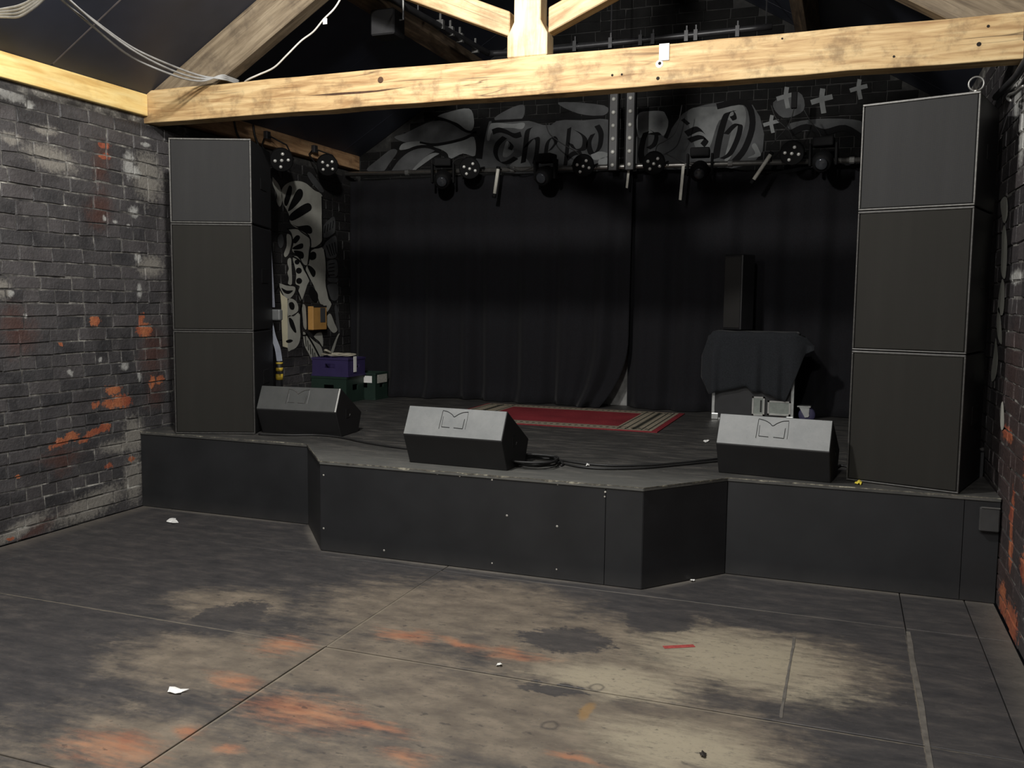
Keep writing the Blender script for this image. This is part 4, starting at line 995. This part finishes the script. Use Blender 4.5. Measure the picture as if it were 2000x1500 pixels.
def led_strip(x, lab):
    r = tag(empty('led_strip', (x, 8.24, 2.81)), lab, 'LED strip', 'vertical LED strips'); h = .70
    MB().box(-.04, .04, 0, .05, 0, h).build('housing', simple('dark_grey_metal', sr(26, 26, 27), .5), r, bevel=.005)
    MB().box(-.048, -.04, -.004, .05, 0, h).box(.04, .048, -.004, .05, 0, h).build('side_fin', M_lamp, r)
    for k in range(6):
        Mx = Matrix.Translation((0, 0, .05+.119*k)) @ Matrix.Rotation(math.pi/2, 4, 'X')
        MB().lathe([(.019, -.001), (.019, .006), (.013, .012), (.004, .015)], Mx, 12).build('lens', simple('frosted_lens', sr(150, 150, 146), .25, .1) if False else M_frost, r, True)
    MB().box(-.02, .02, .05, .12, .02, .08).build('clamp', M_pipe_k, r)
M_frost = simple('frosted_lens', sr(190, 190, 184), .25, .1)
led_strip(2.925, 'left of two vertical LED strips standing on the lighting bar'); led_strip(3.083, 'right of two vertical LED strips standing on the lighting bar')
# white tubes and hanging tapes
M_tape = simple('white_gaffer_tape', sr(196, 194, 184), .7, 0, .1, 30)
def tube_lamp(a, b, lab):
    r = tag(empty('tube_light', a), lab, 'tube'); A = Vector(a); B = Vector(b)-A
    MB().tube([Vector((0, 0, 0)), B], .017, 10).build('white_tube', M_tape, r, True); MB().tube([B, B*1.16], .02, 10).build('end_cap', M_lamp, r, True); MB().tube([-B*.10, Vector((0, 0, 0))], .02, 10).build('end_cap', M_lamp, r, True); MB().tube([-B*.05, Vector((0, .10, 2.905-.015*a[0]-a[2]))], .006, 6).build('hook', M_lamp, r)
tube_lamp((1.786, 8.25, 2.872), (1.755, 8.24, 2.635), 'short white tube hanging upright below the lighting bar')
tube_lamp((4.334, 8.25, 2.892), (4.20, 8.24, 2.68), 'slanted white tube lamp hanging at the right of the bar')
def tape(a, b, w, lab):
    A = Vector(a); B = Vector(b); o = MB().prism([A+Vector((-w, 0, 0)), A+Vector((w, 0, 0)), B+Vector((w*1.1, 0, 0)), B+Vector((-w*.8, .004, .006))], (0, .003, 0)).build('tape_strip', M_tape); return tag(o, lab, 'tape')
tape((3.062, 8.325, 2.85), (3.042, 8.325, 2.655), .011, 'short strip of white tape hanging under the LED strips'); tape((3.565, 8.325, 2.84), (3.542, 8.325, 2.53), .013, 'long strip of white tape dangling in front of the black curtain')
dv = tag(empty('dangling_adaptor', (4.514, 8.26, 3.275)), 'small black adaptor dangling on its wire in front of the painted crosses', 'adaptor'); MB().box(-.024, .024, -.02, .02, 0, .14).build('adaptor_body', M_lamp, dv, bevel=.004)
# loose lamp wiring
M_wire = simple('black_wire', sr(22), .6)
def wire(name, pts, rad, mat, lab, cat='cable', sub=6, seg=6):
    P = crom(pts, sub)
    for p in P:
        if p.z > roofz(p.x)-.02: p.z = roofz(p.x)-.02
    o = MB().tube(P, rad, seg).build(name, mat, smooth=True); return tag(o, lab, cat)
Bk = lambda u, v, y=8.28: at(u, v, 1, y)
wire('lamp_wire', [Bk(1551, 212, 8.26), Bk(1546, 230), Bk(1536, 250), Bk(1520, 268), Bk(1505, 285)], .005, M_wire, 'thin black wire falling from the small black adaptor')
wire('lamp_wire', [Bk(1506, 205), Bk(1515, 230), Bk(1530, 245), Bk(1545, 262), Bk(1548, 280)], .005, M_wire, 'thin black wire dropping onto the tilted par lamp')
wire('lamp_wire', [Bk(1570, 214), Bk(1580, 232), Bk(1592, 248), Bk(1602, 262), Bk(1606, 280)], .005, M_wire, 'thin black wire dropping onto the moving head by the right stack')
wire('lamp_wire', [Bk(1332, 205), Bk(1326, 235), Bk(1316, 262), Bk(1298, 276), Bk(1284, 284), Bk(1280, 300)], .005, M_wire, 'thin black wire curling down to the par lamp right of the LED strips')
wire('lamp_wire', [Bk(1066, 240), Bk(1074, 262), Bk(1100, 282), Bk(1125, 296), Bk(1134, 306)], .005, M_wire, 'thin black wire crossing the painted word to a par lamp')
wire('lamp_wire', [Bk(1300, 300), Bk(1320, 310), Bk(1345, 320), Bk(1362, 322)], .005, M_wire, 'thin black wire looped between two lamps right of the LED strips')
wire('lamp_wire', [Bk(880, 325), Bk(890, 312), Bk(906, 308), Bk(918, 314)], .005, M_wire, 'thin black wire looped between the two leftmost bar lamps')
wire('lamp_wire', [Bk(988, 322), Bk(1005, 330), Bk(1020, 334), Bk(1040, 328)], .005, M_wire, 'thin black wire sagging beside the upright white tube')
wire('timber_cable', [at(455, 238, 0, .03)+Vector((0, 0, .06)), at(462, 258, 0, .03), at(470, 275, 0, .05)], .010, M_wire, 'black cable looped over the old timber, nearest the truss')
wire('timber_cable', [at(494, 248, 0, .03)+Vector((0, 0, .06)), at(497, 262, 0, .035), at(505, 285, 0, .05)], .010, M_wire, 'black cable looped over the old timber, second from the truss')

# ------------------------------------------------------------------ cables under the roof
M_gcab = simple('grey_cable', sr(150, 150, 148), .5); M_wcab = simple('white_cable', sr(216, 214, 206), .5)
K = at(432, 156, 1, 5.50); K.z = 3.175
for k, (du, dv_, lab) in enumerate(((0, 0, 'uppermost of three grey cables slung from the roof to the tie beam'), (5, 9, 'middle one of three grey cables slung from the roof to the tie beam'), (-6, 14, 'lowest sagging one of three grey cables slung to the tie beam'))):
    s_ = [1, 1.0, 1.25][k]
    wire('slung_cable', [at(60+du, -70+dv_, 1, 3.6), at(132+du, -2+dv_*.4, 1, 4.0), at(190+du*.6, 45+dv_*.6*s_, 1, 4.35), at(262+du, 95+dv_*.9*s_, 1, 4.75), at(340, 130+dv_*s_, 1, 5.15), at(392, 148+dv_*.6*s_, 1, 5.42), K+Vector((0, 0, .012*k)), K+Vector((.02, .06, .012*k)), K+Vector((.03, .16, -.004+.012*k))], .0075, M_gcab, lab)
for k, lab in enumerate(('topmost of the white cables looping at the ceiling over the pine timber', 'second of the white cables looping at the ceiling over the pine timber', 'third of the white cables looping at the ceiling over the pine timber', 'lowest of the white cables looping at the ceiling over the pine timber')):
    d_ = k*6
    wire('looped_cable', [at(-60, 26+d_*.4, 1, 4.05), at(-20, 22+d_*.6, 1, 4.0), at(10, 17+d_*.9, 1, 3.95), at(35, 12+d_*1.15, 1, 3.9), at(58, 2+d_*1.05, 1, 3.85), at(78+k*3, -14+d_*.6, 1, 3.8), at(100+k*3, -45+d_*.4, 1, 3.7)], .0075, M_wcab, lab)
wire('hanging_cable', [at(478, 160, 1, 5.56), at(487, 154, 1, 5.515), at(505, 146, 1, 5.505), at(535, 132, 1, 5.50), at(560, 108, 1, 5.495), at(588, 80, 1, 5.49), at(612, 62, 1, 5.49), at(632, 38, 1, 5.49), at(652, 18, 1, 5.49), at(666, -4, 1, 5.49), at(690, -50, 1, 5.50)], .0065, M_wcab, 'single white cable hanging along the left rafter to the tie beam')
q = at(632, 40, 1, 5.485); tag(MB().box(q.x-.004, q.x+.028, q.y-.002, q.y+.001, q.z-.026, q.z+.012).build('cable_tag', M_tagw), 'tiny white tag on the hanging white cable', 'cable tag')

# ------------------------------------------------------------------ cables on the stage
M_scab = simple('black_rubber_cable', sr(30, 30, 30), .55)
def dk(u, v, h=.009): p = at(u, v, 2, HS); p.z = HS+h; return p
wire('stage_cable', [dk(505, 850), dk(560, 852), dk(620, 852), dk(668, 857), dk(710, 866), dk(760, 874), dk(806, 880)], .007, M_scab, 'black cable lying between the left and centre monitors')
c0 = at(1050, 908, 2, HS); rr = random.Random(9); pts = []
for k in range(60):
    a = k*.42; R_ = .155+.03*math.sin(k*.37)+.015*rr.uniform(-1, 1); pts.append(Vector((c0.x+R_*1.0*math.cos(a), c0.y+R_*1.05*math.sin(a), HS+.008+.0007*k)))
wire('cable_coil', pts, .007, M_scab, 'coil of black cable beside the centre monitor', 'cable', 3)
wire('stage_cable', [dk(1088, 905), dk(1130, 914), dk(1180, 918), dk(1250, 917), dk(1320, 911), dk(1400, 903), dk(1440, 900)], .007, M_scab, 'front one of two black cables running from the coil to the right monitor')
wire('stage_cable', [dk(1090, 900), dk(1140, 908), dk(1200, 912), dk(1280, 910), dk(1360, 903), dk(1410, 897)], .007, M_scab, 'rear one of two black cables running from the coil to the right monitor')
wire('stage_cable', [dk(1630, 918), dk(1640, 912), dk(1655, 914)], .009, M_scab, 'short black cable between the right monitor and the right stack')

# ------------------------------------------------------------------ right wall fittings, small litter
cd = tag(empty('conduit_run', (W-.03, 5.6, 2.8)), 'dark conduit with a hook bracket on the right wall above the stack', 'conduit')
rel(cd, MB().tube([at(2040, 60, 0, W-.05), at(1985, 150, 0, W-.05), at(1945, 190, 0, W-.05)], .02, 8)).build('conduit', M_pipe_k, cd, True)
rel(cd, MB().tube(crom([at(1999, 168, 0, W-.06), at(1984, 180, 0, W-.06), at(1971, 185, 0, W-.06), at(1968, 192, 0, W-.06), at(1975, 197, 0, W-.06)], 4), .008, 8)).build('hook', M_clamp, cd, True)
sk = tag(empty('socket_box', (5.76, 5.30, .40)), 'grey socket box on the stage front in the right corner', 'socket'); MB().box(-.035, .062, -.022, .012, 0, .13).build('socket_body', simple('dark_grey_plastic', sr(52), .5), sk, bevel=.006); MB().box(-.03, .06, -.026, -.022, .128, .135).build('lid_edge', M_clamp, sk)
kn = tag(empty('metal_fitting', (5.785, 5.95, HS)), 'small shiny metal fitting behind the right speaker stack', 'fitting')
MB().box(-.03, .03, -.02, .02, 0, .15).build('stand', M_black, kn); MB().tube([(-.02, 0, .165), (.03, 0, .165)], .014, 8).build('ferrule', M_metal, kn, True)
def scrap(name, u, v, ru, rv, mat, lab, cat, zf=0.0, seed=0):
    rr = random.Random(seed); c = at(u, v, 2, zf); n = 11; mb = MB(); vs = [Vector((c.x, c.y, zf+.014))]
    for k in range(n):
        a = 2*math.pi*k/n; s = rr.uniform(.45, 1.15); p = at(u+ru*s*math.cos(a), v+rv*s*math.sin(a), 2, zf); vs.append(Vector((p.x, p.y, zf+.003+rr.uniform(0, .012))))
    mb.add(vs, [(0, 1+k, 1+(k+1) % n) for k in range(n)])
    o = mb.build(name, mat); s_ = o.modifiers.new('solid', 'SOLIDIFY'); s_.thickness = .0015
    return tag(o, lab, cat)
scrap('paper_scrap', 338, 1019, 13, 6, M_tagw, 'crumpled white paper scrap on the floor near the left stage front', 'paper', 0, 1)
scrap('paper_scrap', 345, 1352, 22, 6, M_tagw, 'torn white paper scrap in the foreground on the worn floor', 'paper', 0, 2)
scrap('paper_scrap', 1678, 945, 8, 4, simple('yellow_paper', sr(214, 196, 70), .7), 'scrap of yellow paper at the foot of the right speaker stack', 'paper', HS, 3)
scrap('paper_scrap', 1148, 910, 5, 2, M_tagw, 'tiny white scrap on the stage beside the cables', 'paper', HS, 4)
scrap('paper_scrap', 975, 1301, 6, 3, M_tagw, 'tiny white scrap on the floor in front of the centre stage panel', 'paper', 0, 5)
scrap('paper_scrap', 1352, 1136, 5, 2, M_tagw, 'tiny white scrap at the foot of the angled stage panel', 'paper', 0, 6)
scrap('leaf_scrap', 1372, 1477, 9, 6, simple('dark_brown_scrap', sr(40, 34, 28), .8), 'small dark brown scrap on the pale floor at the bottom', 'litter', 0, 7)
scrap('paper_scrap', 1380, 863, 9, 2, M_tagw, 'thin white scrap on the stage left of the right monitor', 'paper', HS, 8)
a = at(1296, 1265, 2, 0); b = at(1356, 1262, 2, 0); n = (b-a).normalized(); s_ = Vector((-n.y, n.x, 0))*.016
tag(MB().prism([a-s_+Vector((0, 0, .0018)), b-s_+Vector((0, 0, .0018)), b+s_+Vector((0, 0, .0018)), a+s_+Vector((0, 0, .0018))], (0, 0, .001)).build('red_tape', simple('red_tape', sr(150, 62, 58), .8, 0, .3, 60)), 'short strip of worn red tape on the floor', 'tape')

# ------------------------------------------------------------------ two bare pendant lamps that light the hall, and an added rear fill (above the view)
M_holder = simple('white_lamp_holder', sr(200), .5)
for k, ((x, y, z), _w, rad) in enumerate(LAMPS):
    r = tag(empty('pendant_lamp', (x, y, z)), ['bare pendant lamp hanging under the roof before the stage', 'bare pendant lamp hanging under the roof above the middle of the hall', 'added fill lamp at the unseen hall rear, brightening the curtain'][k], 'lamp')
    zt = roofz(x)-z
    MB().tube([(0, 0, rad+.06), (0, 0, zt-.002)], .004, 6).build('flex', M_wcab, r); MB().lathe([(.028, rad+.012), (.028, rad+.06), (.012, rad+.075)], None, 12).build('lamp_holder', M_holder, r, True)
